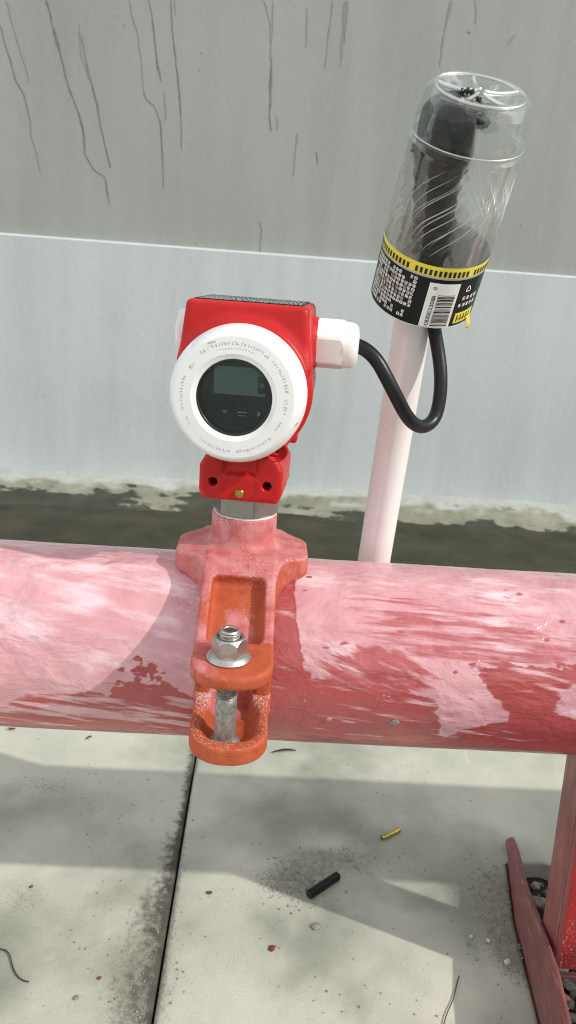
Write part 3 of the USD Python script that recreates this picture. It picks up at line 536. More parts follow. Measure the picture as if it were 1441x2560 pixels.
# bolt, threads, flange nut
BX, BY = at(570, 1660, z=0.0447)[0], -0.0985
bolt = thing('clamp_bolt', 'zinc plated bolt and flange nut standing upright in the front ear of the orange clamp', 'bolt', (BX, BY, 0))
def thread(z0, z1, r, pitch=0.00175, n=48, cap=True):
    zz = np.linspace(z0, z1, int((z1 - z0) / pitch * 12)); a = np.arange(n) * 2 * np.pi / n
    ph = (zz[:, None] / pitch - a[None, :] / (2 * np.pi)) % 1.0; rad = r - 0.0014 * np.abs(2 * ph - 1) ** 1.0 * np.clip((zz[:, None] - z0) / pitch, 0, 1)
    v = np.stack([rad * np.cos(a), rad * np.sin(a), np.broadcast_to(zz[:, None], rad.shape)], -1).reshape(-1, 3)
    i, j = np.meshgrid(np.arange(len(zz) - 1), np.arange(n), indexing='ij'); j2 = (j + 1) % n; q = np.stack([i * n + j, i * n + j2, (i + 1) * n + j2, (i + 1) * n + j], -1).reshape(-1, 4)
    return v, np.vstack([q[:, [0, 1, 2]], q[:, [0, 2, 3]]])
BR = 0.0053; o = (BX, BY, 0)
part('upper_thread', xf(join(thread(0.044, 0.0594, BR), lathe([(BR - 0.0006, 0.0592), (BR - 0.0012, 0.0600), (BR - 0.0021, 0.0600), (BR - 0.0024, 0.0594)], 48)), t=o), M['zinc'], bolt)
part('bolt_tip', xf(lathe([(BR - 0.0023, 0.0590), (BR - 0.0026, 0.0595), (0.0008, 0.0593), (0.0, 0.0593)], 40), t=o), M['rust'], bolt, label='brown recessed bolt end')
part('lower_thread', xf(thread(0.0225, 0.040, BR), t=o), M['zinc_rough'], bolt)
part('shank', xf(lathe([(0.0, -0.0035), (BR + 0.0001, -0.0035), (BR + 0.0001, 0.0195), (BR - 0.0002, 0.0215), (BR - 0.0008, 0.0227), (0, 0.0227)], 48), t=o), M['zinc_rough'], bolt)
part('bolt_head', xf(m3.Manifold.cylinder(0.0042, 0.0085, 0.0064, 36), t=(BX, BY, -0.0042)), M['zinc_rough'], bolt)
hx = m3.Manifold.cylinder(0.0102, 0.0087, 0.0087, 6); chf = m3.Manifold.revolve(m3.CrossSection([[(0, 0), (0.0100, 0), (0.0090, 0.0074), (0.0080, 0.0092), (0.0071, 0.0102), (0, 0.0102)]]), 72)
nut = (hx ^ chf) - m3.Manifold.cylinder(0.03, 0.0054, 0.0054, 48).translate((0, 0, -0.01)) - m3.Manifold.cylinder(0.004, 0.0054, 0.0064, 48).translate((0, 0, 0.0085))
part('nut', xf(nut, rotz(math.radians(-2)), t=(BX, BY, 0.0462)), M['zinc'], bolt, 25)
part('nut_flange', xf(lathe([(0.0054, 0.0447), (0.0108, 0.0447), (0.0110, 0.0453), (0.0107, 0.0459), (0.0094, 0.0470), (0.0084, 0.0478), (0.0054, 0.0480)], 64), t=o), M['zinc'], bolt)
# worn stamping on the nut's front face
def strokes(n, w, h, seed, th=0.12):                       # worn unreadable characters: a few thin bars each
    r = np.random.default_rng(seed); out = []
    for k in range(n):
        for s in range(r.integers(2, 4)):
            vert = r.random() < 0.6; x0, y0 = k * w * 1.25 + r.random() * w * 0.7, r.random() * h * (0.2 if vert else 0.9)
            lx, ly = (w * th, h * r.uniform(0.5, 1.0)) if vert else (w * r.uniform(0.4, 0.8), w * th)
            out.append((x0, y0, x0 + lx, y0 + ly))
    return out
ang = math.radians(17 - 120 + 30); ms = []
nrm = np.array([math.cos(-math.pi / 2 - 0.22), math.sin(-math.pi / 2 - 0.22), 0])
k0 = min(range(6), key=lambda k: -np.dot([math.cos(math.radians(28 + 60 * k)), math.sin(math.radians(28 + 60 * k)), 0], nrm)); th = math.radians(28 + 60 * k0); N0 = np.array([math.cos(th), math.sin(th), 0]); T0 = np.array([-N0[1], N0[0], 0])
for row in range(2):
    for (x0, y0, x1, y1) in strokes(5, 0.0009, 0.0012, 40 + row):
        c = np.array([BX, BY, 0.0505 + 0.0016 * (0.6 - row)]) + N0 * 0.0076; b_ = box((x0 - 0.0028, -0.0001, y0), (x1 - 0.0028, 0.00012, y1)); ms.append(xf(b_, np.stack([T0, -N0, [0, 0, 1]], 1), c))
part('stamped_marks', join(*ms), M['grey_print'], bolt, False)

# ------------------------------------------------------------------ the pressure transmitter
YAW = math.radians(-6.5); TX = -0.0098; RZ = rotz(YAW); AZ = 0.1650
tr = thing('pressure_transmitter', 'red and white pressure transmitter with a round dark display', 'gauge', (TX, 0, 0.0895))
def tp(name, mesh, mate, parent=None, smooth=35, **k): return part(name, xf(mesh, RZ, (TX, 0, 0)), mate, parent or tr, smooth, **k)
def along_y(m): v, f = arr(m); return np.stack([v[:, 0], -v[:, 2], v[:, 1] + AZ], 1), f       # a lathe turned so that its z points to the front
def along_x(m, y=0.0, z=0.0): v, f = arr(m); return np.stack([v[:, 2], v[:, 0] + y, v[:, 1] + z], 1), f
def sdf_house(X, Y, Z):
    Zc = Z - AZ; b = cyl(X, Zc, Y, 0.0350, -0.036, 0.038, 0.001)
    col = cyl(X, Zc, Y, 0.0374, -0.0300, -0.022, 0.0015); b = smin(b, col, 0.003)
    hw = 0.0322 + 0.11 * np.maximum(0.2095 - Z, 0); blk = smax(smax(np.abs(X) - hw, np.abs(Y) - (0.0285 + 0.05 * (0.21 - Z)), 0.004), Z - (0.2105 + 0.017 * Y), 0.003); blk = smax(blk, 0.179 - Z, 0.002)
    d = smin(b, blk, 0.004)
    for s, e in ((-1, 0.0362), (1, 0.0362)): d = smin(d, cyl(Y, Z - 0.1905, X * s, 0.0137, 0.015, e, 0.0012), 0.004)
    d = smin(d, cyl(X, Y, Z, 0.0150, 0.115, 0.150, 0.0006), 0.008)
    d = smin(d, bx(X, Y, Z, (0.0262, 0.0, 0.143), (0.003, 0.006, 0.009), 0.0012), 0.003)
    px, py, pz = X - 0.0186, Y + 0.0290, Z - 0.1385; l = py * -0.93 + pz * -0.25 + px * 0.27
    rad = np.sqrt(np.maximum(px * px + py * py + pz * pz - l * l, 0)); bo = smax(rad - 0.0062, np.abs(l) - 0.012, 0.0015); bo = smax(bo, -smax(rad - 0.0046, 0.0095 - l, 0.0008), 0.001); bo = smin(bo, smax(rad - 0.0030, np.abs(l - 0.004) - 0.0065, 0.001), 0.0012); bo = smax(bo, -smax(rad - 0.0014, -l, 0.0005), 0.0005)
    return smin(d, bo, 0.003)
m = nets(sdf_house, (-0.045, -0.042, 0.113), (0.041, 0.042, 0.214), 0.0008); tp('housing', m, M['red'], smooth=True)
def sdf_block(X, Y, Z):
    xx = X - 0.0007; out = poly2(*np.broadcast_arrays(xx, Z), [(-0.0236, 0.1070), (-0.0212, 0.1018), (0.0212, 0.1018), (0.0236, 0.1070), (0.0236, 0.1215), (0.0200, 0.1278), (0.0130, 0.1310), (-0.0130, 0.1310), (-0.0200, 0.1278), (-0.0236, 0.1215)])
    d = smax(out, np.abs(Y) - 0.0255, 0.004)
    sh = smax(np.abs(xx) - 0.0092, 0.1172 - Z, 0.002); sh = smax(sh, 0.0215 - np.abs(Y), 0.004); d = smax(d, -sh, 0.003)
    d = smax(d, -smax(np.abs(xx) - 0.0086, 0.0250 - np.abs(Y) + 0 * Z, 0.001), 0.0012)
    d = smin(d, cyl(xx, Y, Z, 0.0190, 0.110, 0.140, 0.001), 0.008)
    for s in (-1, 1): d = smax(d, -cyl(xx - s * 0.0152, Z - 0.1124, Y, 0.0025, -0.06, -0.014, 0.0001), 0.0007)
    return d
m = nets(sdf_block, (-0.026, -0.027, 0.100), (0.026, 0.027, 0.141), 0.00075); tp('process_flange', m, M['red'], smooth=True)
for s in (-1, 1): tp('bolt_hole_shade', box((s * 0.0152 - 0.0019, -0.0168, 0.1092), (s * 0.0152 + 0.0033, -0.0150, 0.1156)), M['hole'], smooth=False)  # dark box drawn for the shade down each hole
tp('vent_screw', xf(lathe([(0.0026, 0), (0.0026, 0.0006), (0.0021, 0.0013), (0.0015, 0.0013), (0.0012, 0.0004), (0, 0.0003)], 24), frame((0, -1, 0)), (0.0007, -0.0249, 0.1070)), M['brass'], label='small brass vent screw')
# steel hexagon
h6 = m3.Manifold.cylinder(0.0132, 0.0199, 0.0199, 6).rotate((0, 0, -90 + 17 - 5.5 + 11)); cc = m3.Manifold.revolve(m3.CrossSection([[(0, 0), (0.0184, 0), (0.0197, 0.0014), (0.0197, 0.0140), (0, 0.0140)]]), 96)
tp('hex_fitting', xf(h6 ^ cc, t=(0.0012, 0, 0.0897)), M['steel'], smooth=25)
tp('washer', xf(lathe([(0.0, 0.0890), (0.0188, 0.0890), (0.0188, 0.0898), (0, 0.0898)], 72), t=(0.0012, 0, 0)), M['white'], smooth=30)
# front cover, window, dial
cover = tp('front_cover', along_y(lathe([(0.0340, 0.0352), (0.0350, 0.0358), (0.0352, 0.0375), (0.0350, 0.0430), (0.0343, 0.0490), (0.0330, 0.0535), (0.0314, 0.0563), (0.0306, 0.0572), (0.0298, 0.0575), (0.0216, 0.0577), (0.0212, 0.0573), (0.0209, 0.0572), (0.0203, 0.0570), (0.0193, 0.0566), (0.0190, 0.0560), (0.0189, 0.0470)], 128)), M['white'], smooth=40)
ms = []
for a0, a1, rr_, hh, sd in ((128, 52, 0.0268, 0.0017, 1), (112, 70, 0.0243, 0.0008, 6), (46, 12, 0.0268, 0.0019, 2), (2, -12, 0.0262, 0.0020, 3), (-22, -34, 0.0262, 0.0014, 7), (-42, -84, 0.0266, 0.0014, 4), (-92, -128, 0.0266, 0.0011, 5), (160, 200, 0.0264, 0.0014, 8), (142, 152, 0.0258, 0.0020, 9), (206, 214, 0.0258, 0.0010, 11)):
    a, r_ = a0, np.random.default_rng(sd)
    while (a > a1) if a1 < a0 else (a < a1):
        am = math.radians(a)
        for (x0, y0, x1, y1) in strokes(1, 0.00105, hh, int(r_.integers(1e6)), 0.16):
            p4 = np.array([[x0, y0], [x1, y0], [x1, y1], [x0, y1]]) - [0.0005, hh / 2]; up = np.array([math.cos(am), math.sin(am)]); ri = np.array([up[1], -up[0]])
            q2 = up * rr_ + p4[:, :1] * ri + p4[:, 1:] * up; v = np.vstack([np.c_[q2[:, 0], np.full(4, -0.05772), q2[:, 1] + AZ], np.c_[q2[:, 0], np.full(4, -0.0572), q2[:, 1] + AZ]])
            ms.append((v, np.array([[0, 1, 2], [0, 2, 3], [0, 4, 5], [0, 5, 1], [1, 5, 6], [1, 6, 2], [2, 6, 7], [2, 7, 3], [3, 7, 4], [3, 4, 0]])))
        a += -3.4 if a1 < a0 else 3.4
tp('engraved_lettering', join(*ms), M['engrave'], cover, False)
ms = [xf(box((-0.0022, -0.00015, -0.0005), (0.0022, 0.0004, 0.0005), 0.0002), np.array([[math.cos(.35), 0, -math.sin(.35)], [0, 1, 0], [math.sin(.35), 0, math.cos(.35)]]), (-0.0120, -0.0575, AZ + 0.0262))]
tp('scuff_mark', join(*ms), M['engrave'], cover, False)
tp('scuff_mark', xf(box((-0.0002, -0.0009, -0.0021), (0.0002, 0.0009, 0.0021), 0.00015), np.array([[math.cos(.62), 0, math.sin(.62)], [0, 1, 0], [-math.sin(.62), 0, math.cos(.62)]]), (0.0311, -0.0520, AZ - 0.0120)), M['grey_print'], cover, False)
tp('gasket', along_y(xf(trimesh.creation.torus(0.0186, 0.0008, 96, 16), t=(0, 0, 0.0556))), M['gasket'], smooth=True)
tp('window', along_y(xf(trimesh.creation.cylinder(0.0186, 0.0004, sections=96), t=(0, 0, 0.0556))), M['pane'], smooth=30)
dial = tp('dial', along_y(xf(trimesh.creation.cylinder(0.0188, 0.001, sections=96), t=(0, 0, 0.0520))), M['dial'], smooth=30)
def rrect(x0, x1, z0, z1, r, y0, y1):
    cs_ = m3.CrossSection([[(x0 + r, z0 + r), (x1 - r, z0 + r), (x1 - r, z1 - r), (x0 + r, z1 - r)]]).offset(r, m3.JoinType.Round, 2.0, 24); v, f = arr(m3.Manifold.extrude(cs_, y1 - y0)); return np.stack([v[:, 0], y1 - v[:, 2], v[:, 1] + AZ], 1), f
tp('lcd_screen', rrect(-0.0110, 0.0150, 0.0012, 0.0150, 0.0010, -0.0532, -0.0525), M['lcd'], dial, False)
seg = tp('lcd_side_panel', rrect(0.0112, 0.0150, 0.0028, 0.0112, 0.0006, -0.0534, -0.05325), M['lcd_dark'], dial, False)
ms = [xf(trimesh.creation.torus(0.0010, 0.00022, 20, 8), np.array([[1, 0, 0], [0, 0, 1], [0, 1, 0]]), (0.0132, -0.0535, AZ + 0.0068)), box((0.0129, -0.0536, AZ + 0.0060), (0.0134, -0.0533, AZ + 0.0078))]
tp('panel_symbol', join(*ms), M['grey_print'], dial, False)
tp('button_mark', rrect(-0.0063, -0.0036, -0.0085, -0.0068, 0.0008, -0.0528, -0.0525), M['lcd'], dial, False)
tp('button_mark', join(rrect(0.0018, 0.0062, -0.0076, -0.0072, 0.0001, -0.0529, -0.0525), rrect(0.0018, 0.0062, -0.0092, -0.0090, 0.00008, -0.0529, -0.0525)), M['label_white'], dial, False)
tp('button_mark', join(rrect(0.0118, 0.0121, -0.0090, -0.0066, 0.0001, -0.0529, -0.0525), rrect(0.0124, 0.0128, -0.0084, -0.0064, 0.0001, -0.0529, -0.0525), rrect(0.0122, 0.0132, -0.0067, -0.0064, 0.0001, -0.0529, -0.0525)), M['label_white'], dial, False)
# rear cover
tp('rear_cover', along_y(lathe([(0.0, -0.058), (0.026, -0.058), (0.032, -0.056), (0.0345, -0.051), (0.035, -0.040), (0.034, -0.0375)], 96)), M['white'], smooth=40)
# name plate on the sloping top
tz = lambda y: 0.2105 + 0.017 * y
pl = lambda x0, x1, y0, y1, h0, h1: (np.array([[x, y, tz(y) + h] for h in (h0, h1) for x, y in ((x0, y0), (x1, y0), (x1, y1), (x0, y1))]), np.array([[0, 2, 1], [0, 3, 2], [4, 5, 6], [4, 6, 7], [0, 1, 5], [0, 5, 4], [1, 2, 6], [1, 6, 5], [2, 3, 7], [2, 7, 6], [3, 0, 4], [3, 4, 7]]))
plate = tp('name_plate', pl(-0.0285, 0.0288, -0.0235, 0.0255, -0.0012, 0.0004), M['label_black'], smooth=False)
ms = []
for k in range(7):
    x = -0.026; r_ = np.random.default_rng(60 + k)
    while x < 0.027:
        w = r_.uniform(0.0008, 0.0022); ms.append(pl(x, min(x + w, 0.0275), -0.021 + k * 0.0064, -0.021 + k * 0.0064 + r_.uniform(0.0018, 0.0030), 0.0003, 0.00055)); x += w + r_.uniform(0.0005, 0.0014)
tp('plate_print', join(*ms), M['grey_print'], plate, False)
# cable gland on the right, blanking plug on the left
hx = m3.Manifold.cylinder(0.0150, 0.0143, 0.0143, 6); cc = m3.Manifold.revolve(m3.CrossSection([[(0, 0), (0.0132, 0), (0.0139, 0.0008), (0.0139, 0.0132), (0.0128, 0.0150), (0, 0.0150)]]), 72)
gl = tp('cable_gland', along_x(xf((hx ^ cc).rotate((0, 0, -90 + 14)), t=(0, 0, 0.0360)), 0, 0.1905), M['white_plastic'], smooth=25)
hx2 = m3.Manifold.cylinder(0.0125, 0.0129, 0.0129, 48); cc = m3.Manifold.revolve(m3.CrossSection([[(0, 0), (0.0126, 0), (0.0125, 0.0035), (0.0117, 0.0060), (0.0100, 0.0076), (0.0060, 0.0083), (0.0, 0.0083)]]), 72)
tp('gland_nut', along_x(xf(hx2 ^ cc, t=(0, 0, 0.0508)), 0, 0.1905), M['white_plastic'], gl, 30)
tp('blanking_plug', along_x(xf(lathe([(0, -0.0416), (0.0105, -0.0416), (0.0124, -0.0408), (0.0134, -0.0388), (0.0134, -0.0360), (0, -0.0360)], 64), np.diag([1, 1, 1])), 0, 0.1905), M['white_plastic'])

# ------------------------------------------------------------------ cable, pole, bottle and what is in it
cab = spline([(0.040, 0.0, 0.1905), (0.0496, 0.0, 0.1900), (0.0573, -0.002, 0.1858), (0.0661, -0.004, 0.1749), (0.0761, -0.002, 0.1599), (0.0855, 0.004, 0.1487), (0.0937, 0.010, 0.1453), (0.1007, 0.016, 0.1490), (0.1037, 0.020, 0.1601), (0.1031, 0.024, 0.1763), (0.1004, 0.028, 0.1899), (0.0968, 0.029, 0.2024), (0.0940, 0.028, 0.215), (0.0920, 0.024, 0.228)], 120)
ck = thing('signal_cable', 'thick black cable looping from the white gland up into the bottle', 'cable', cab[0]); part('sheath', sweep(cab, 0.00405, 24), M['rubber'], ck, True)
PT, PB = np.array([0.0857, 0.0400, 0.1998]), np.array([0.0810, 0.0760, -0.050]); PD = PT - PB; top, bot = PT + PD * 0.15, PB
pole = thing('plastic_pole', 'white plastic pole leaning behind the pipe and holding up the bottle', 'pole', bot)
Lp = np.linalg.norm(top - bot)
part('tube', xf(lathe([(0.0113, 0), (0.0113, Lp), (0.0098, Lp), (0.0098, Lp - 0.03)], 64), frame(PD), bot), M['pvc'], pole)

part('bracket', box((0.0735, 0.0480, -0.030), (0.0905, 0.0680, -0.010), 0.001), M['pvc'], pole, False)
P0, P1 = np.array([0.08738, 0.035, 0.21191]), np.array([0.09640, -0.00911, 0.31583]); d_ = F_ + (1197 - 720.5) / FPX * R_ - (245 - 1280.0) / FPX * U_; LEAN = 0.58                                       # the bottle leans forward about 30 degrees
k_ = -((CAM - P0)[1] + LEAN * (CAM - P0)[2]) / (d_[1] + LEAN * d_[2]); P1n = CAM + k_ * d_; GROW = np.linalg.norm(P1n - P0) / np.linalg.norm(P1 - P0); SHRINK = 1 - ((P1n - CAM) @ F_) / ((P1 - CAM) @ F_)
AX0 = (P1 - P0) / np.linalg.norm(P1 - P0); L0 = np.linalg.norm(P1 - P0); P00 = P0; nearer = lambda p: CAM + (p - CAM) * (1 - SHRINK * np.clip((p - P00) @ AX0 / L0, 0, 1.1))
P1 = P1n; AX = (P1 - P0) / np.linalg.norm(P1 - P0); P0 = P0 + AX * 0.0075 * GROW; LB = 0.1092
bx_ = R_ - AX * (R_ @ AX); bx_ /= np.linalg.norm(bx_); BF = np.stack([bx_, np.cross(AX, bx_), AX], 1)      # local -y looks to the front
bottle = thing('plastic_bottle', 'clear cut-off drink bottle with a black label, upside down over the pole', 'bottle', P0)
def bp(name, mesh, mate, parent=None, smooth=True, **k):
    v, f = arr(mesh); v = v.copy(); v[:, :2] *= (1 - SHRINK * np.clip((v[:, 2:] + 0.005) / 0.1133, 0, 1.1)); v[:, 2] *= GROW
    return part(name, xf((v, f), BF, P0), mate, parent or bottle, smooth, **k)
nphi = 420; ph = np.arange(nphi) * 2 * np.pi / nphi
st = np.r_[np.linspace(0, 0.030, 8), np.linspace(0.0315, 0.0835, 110), np.linspace(0.084, 0.094, 26), np.linspace(0.0955, 0.1005, 5), LB - 0.0085 * (1 - np.sin(np.linspace(0, np.pi / 2, 26)[1:]))]
def r_body(t):
    r = np.interp(t, [0, 0.034, 0.06, 0.088, 0.098], [0.0300, 0.0300, 0.0299, 0.0297, 0.0292])
    r = r - 0.0011 * np.exp(-((t - 0.0868) / 0.0011) ** 2) + 0.0004 * np.exp(-((t - 0.0847) / 0.0012) ** 2) + 0.0004 * np.exp(-((t - 0.0890) / 0.0012) ** 2)
    k = np.clip((t - 0.1010) / (LB - 0.1010), 0, 1); return r - 0.0012 * np.clip((t - 0.0935) / 0.008, 0, 1) - 0.0040 * (1 - np.sqrt(np.maximum(1 - k ** 2, 0)))
Tt, Ph = np.meshgrid(st, ph, indexing='ij'); env = ss(0.033, 0.040, Tt) * ss(0.084, 0.077, Tt)
wv = fbm(np.stack([np.cos(Ph) * 3, np.sin(Ph) * 3, Tt * 60], -1), 3, 3) - 0.5
tw = Ph * 22 + 2 * np.pi * (0.040 - Tt) / 0.0125 + 3.2 * wv
rad = r_body(Tt) + env * (0.00020 * np.sin(tw) + 0.00010 * np.sin(2 * tw + 5 * wv)) + 0.00006 * wv
bv = np.stack([rad * np.cos(Ph), rad * np.sin(Ph), Tt], -1).reshape(-1, 3)
# base: contact ring, then a dished base with five petal ridges
k = np.linspace(0, 1, 40)[1:]; rb0 = float(r_body(np.array(LB))); Kk, Pb = np.meshgrid(k, ph, indexing='ij'); rb = rb0 * (1 - Kk)
five = np.cos((Pb + 0.35) * 5); ridge = np.exp(-((1 - five) / 0.16) ** 1.0)
depth = 0.0075 * ss(0.02, 0.62, Kk) * (1 - 0.75 * ridge * ss(0.0, 0.25, Kk) * ss(1.0, 0.72, Kk)) + 0.002 * np.exp(-(rb / 0.0035) ** 2) - 0.0016 * np.sin(np.pi * np.clip(Kk / 0.16, 0, 1))
ev = np.stack([rb * np.cos(Pb), rb * np.sin(Pb), LB - depth], -1).reshape(-1, 3); V = np.vstack([bv, ev]); rows = len(st) + len(k)
i, j = np.meshgrid(np.arange(rows - 1), np.arange(nphi), indexing='ij'); j2 = (j + 1) % nphi; q = np.stack([i * nphi + j, i * nphi + j2, (i + 1) * nphi + j2, (i + 1) * nphi + j], -1).reshape(-1, 4)
nq = rows * nphi; q = np.stack([i * nphi + j, i * nphi + j2, (i + 1) * nphi + j2, (i + 1) * nphi + j], -1).reshape(-1, 4)
fo = np.vstack([q[:, [0, 1, 2]], q[:, [0, 2, 3]]]); smooth_r = np.vstack([np.stack([(r_body(Tt) - 0.0005) * np.cos(Ph), (r_body(Tt) - 0.0005) * np.sin(Ph), Tt], -1).reshape(-1, 3), ev - np.array([0, 0, 0.0009])])
sh = smooth_r.copy(); hi = sh[:, 2] > LB - 0.006; lim = 1 - 0.02 * ss(LB - 0.006, LB, sh[:, 2]); sh[:, :2] *= lim[:, None]; sh[:len(bv), 2] -= 0.0009 * ss(LB - 0.012, LB, sh[:len(bv), 2])
jr = np.arange(nphi); rim = np.stack([jr, nq + jr, nq + (jr + 1) % nphi, (jr + 1) % nphi], 1)
bp('bottle_wall', (np.vstack([V, sh]), np.vstack([fo, fo[:, ::-1] + nq, rim[:, [0, 1, 2]], rim[:, [0, 2, 3]]])), M['pet'])
rr2 = np.random.default_rng(23); rb_ = []
for k_ in range(48):                              # moulded spiral ribs
    a0 = k_ * 360 / 48 + rr2.uniform(-2.5, 2.5); t0, t1 = 0.0370 + rr2.uniform(0, 0.010), 0.0815 - rr2.uniform(0, 0.012); u_ = np.linspace(0, 1, 26)
    aa = np.radians(a0 + 58 * (t0 - 0.0375) / 0.045 + (t1 - t0) / 0.045 * (58 * u_ + 8 * np.sin(u_ * 5.5 + 0.05 * a0)) - 90); tt = t0 + (t1 - t0) * u_; ro = r_body(tt) + 0.00012
    rb_.append(sweep(np.stack([ro * np.cos(aa), ro * np.sin(aa), tt], 1), rr2.uniform(0.00011, 0.00024) * np.sin(np.pi * np.clip(u_, 0.03, 0.97)) ** 0.8, 6))
bp('moulded_rib', join(*rb_), M['pet_ridge'], smooth=True, label='fine spiral ribs moulded into the clear wall')
bb_ = []
for k_ in range(5):
    a = math.radians(k_ * 72 + 18); u_ = np.linspace(0.09, 0.93, 18); rr_ = rb0 * u_; zz_ = LB - 0.0004 - 0.0012 * np.sin(np.pi * (1 - u_)) ; bb_.append(sweep(np.stack([rr_ * math.cos(a), rr_ * math.sin(a), zz_], 1), 0.00125 * np.ones(18), 10))
bp('base_rib', join(*bb_), M['pet_ridge'], smooth=True, label='star of raised ribs on the upturned base')
bp('base_rim', xf(trimesh.creation.torus(rb0 * 0.955, 0.0007, 96, 10), t=(0, 0, LB - 0.0001)), M['pet_ridge'], smooth=True)
bp('wall_ring', xf(trimesh.creation.torus(0.0298, 0.00032, 120, 8), t=(0, 0, 0.0890)), M['pet_ridge'], smooth=True)
def wrap(a0, a1, t0, t1, r, n=None):             # a patch of the label: angles in degrees from the front, heights along the bottle
    n = n or max(2, int(abs(a1 - a0) / 4) + 2); aa = np.radians(np.linspace(a0, a1, n) - 90); c, s = np.cos(aa), np.sin(aa)
    vs = []
    for rr_ in (r, r - 0.00008):
        for t in (t0, t1): vs.append(np.stack([rr_ * c, rr_ * s, np.full(n, t)], 1))
    v = np.vstack(vs); i = np.arange(n - 1); f = []
    for p, q_ in ((0, 1), (3, 2), (1, 3), (2, 0)): f.append(np.stack([p * n + i, p * n + i + 1, q_ * n + i + 1, q_ * n + i], 1))
    q = np.vstack(f); f = np.vstack([q[:, [0, 1, 2]], q[:, [0, 2, 3]]]); e = n - 1
    return v, np.vstack([f, [[0, n, 3 * n], [0, 3 * n, 2 * n], [e, 2 * n + e, 3 * n + e], [e, 3 * n + e, n + e]]])
LR = 0.03020
LB_IN = LR - 0.00012
lab = bp('label', lathe([(LR, -0.0008), (LR, 0.0287)], 120), M['label_black'], label='black label wrapped round the lower bottle')
bp('label_back', lathe([(LB_IN, 0.0344), (LB_IN, -0.0007)], 120), M['label_back'], lab, label='pale inner side of the label')
bp('label_hem', lathe([(LR - 0.0001, -0.0011), (LR + 0.0001, -0.0011), (LR + 0.0001, -0.0008), (LR - 0.0001, -0.0008)], 120, True), M['label_white'], lab)
band = bp('yellow_band', lathe([(LR, 0.0289), (LR, 0.0346)], 120), M['label_yellow'], lab)
bp('grey_line', lathe([(LR + 0.0001, 0.0279), (LR + 0.0001, 0.0287)], 120), M['grey_print'], lab)
gone = {28, 41}
bp('band_tick', join(*[wrap(-178 + k * 5.1, -178 + k * 5.1 + 3.0, 0.0294, 0.0325, LR + 0.0001, 3) for k in range(70) if k not in gone]), M['black_print'], lab, False, label='row of small black blocks on the yellow band')
pan = bp('barcode_panel', wrap(-11, 23, -0.0006, 0.0256, LR + 0.0001), M['label_white'], lab, False)
r_ = np.random.default_rng(5); t = 0.0002; ms = []
while t < 0.0188:
    w = r_.choice([0.00022, 0.0004, 0.0006]); ms.append(wrap(1, 20, t, min(t + w, 0.0192), LR + 0.0002)); t += w + r_.choice([0.00028, 0.0004, 0.0006])
bp('barcode_bar', join(*ms), M['black_print'], pan, False, label='barcode bars')
def glyph_text(text, h, ang0, t0, step, rot=True, r=LR + 0.0002):
    out = []
    for n_, ch_ in enumerate(text):
        if ch_ == ' ': continue
        v, f = arr(meshkit.text_mesh(ch_, h, 0.0001, True)); x, y = v[:, 0] - v[:, 0].mean(), v[:, 1]
        a_, tt = (ang0 - np.degrees(y / r), t0 + n_ * step + x) if rot else (ang0 + np.degrees((n_ * step + x) / r), t0 + y)
        a_ = np.radians(a_ - 90); out.append((np.stack([(r + v[:, 2] * 0.5) * np.cos(a_), (r + v[:, 2] * 0.5) * np.sin(a_), tt], 1), f if rot is False else f))
    return join(*out)
bp('barcode_digits', glyph_text('C830C1108A', 0.0021, -1.4, 0.0012, 0.00185), M['black_print'], pan, False)
bp('barcode_digits', glyph_text('0', 0.0019, -2.4, 0.0228, 0.0018), M['black_print'], pan, False)
# the block of small print: unreadable square characters in eleven rows
def glyph(a0, t0, w, h, seed, r=LR + 0.0002):
    g = np.random.default_rng(seed); wd = np.degrees(w / r); out = []
    for k_ in range(3): y = t0 + h * (0.06 + 0.40 * k_); out.append(wrap(a0 + wd * g.uniform(0, .15), a0 + wd * g.uniform(.8, 1), y, y + h * 0.17, r, 2))
    for k_ in range(int(g.integers(2, 4))): x = a0 + wd * g.choice([0.0, 0.4, 0.8]); out.append(wrap(x, x + wd * 0.2, t0 + h * g.uniform(0, .3), t0 + h * g.uniform(.7, 1), r, 2))
    return out
ms, mc = [], []; gs = 0
for row in range(11):
    y0 = 0.0248 - row * 0.00232; a_, end = -88.0, -24.0 - (6 if row in (9, 10) else 0)
    while a_ < end:
        gs += 1
        if (row in (0, 8, 9) and -45 < a_ < -36) or rng.random() < 0.06: a_ += 4.6; continue
        (mc if 1 < row < 7 and rng.random() < 0.22 else ms).extend(glyph(a_, y0, 0.0019, 0.0018, 1000 + gs)); a_ += 4.6
bp('label_print', join(*ms), M['label_white'], lab, False, label='rows of small square white characters')
bp('label_print', join(*mc), M['label_cream'], lab, False, label='brownish characters among the white ones')
def tri(a, t, s):                                   # recycling triangle as an outline
    r = LR + 0.0002; P = [(-1, -0.7), (1, -0.7), (0, 1.0)]; out = []
    for k_ in range(3):
        p, q_ = np.array(P[k_]), np.array(P[(k_ + 1) % 3]); n_ = np.array([-(q_ - p)[1], (q_ - p)[0]]); n_ = n_ / np.linalg.norm(n_) * 0.16; p2, q2 = p + (q_ - p) * 0.1, p + (q_ - p) * 0.82
        c4 = np.array([p2 - n_, q2 - n_, q2 + n_, p2 + n_]) * s; an = np.radians(a + np.degrees(c4[:, 0] / r) - 90); v = np.stack([r * np.cos(an), r * np.sin(an), t + c4[:, 1]], 1); out.append((v, np.array([[0, 1, 2], [0, 2, 3]])))
    return join(*out)
bp('recycling_mark', tri(36, 0.0218, 0.0021), M['label_white'], lab, False)
bp('side_print', join(*[x for k_ in range(4) for x in glyph(31 + 6 * k_, 0.0150, 0.0021, 0.0021, 70 + k_)], *[x for k_ in range(5) for x in glyph(28 + 5.5 * k_, 0.0110, 0.0019, 0.0020, 80 + k_)]), M['label_white'], lab, False)
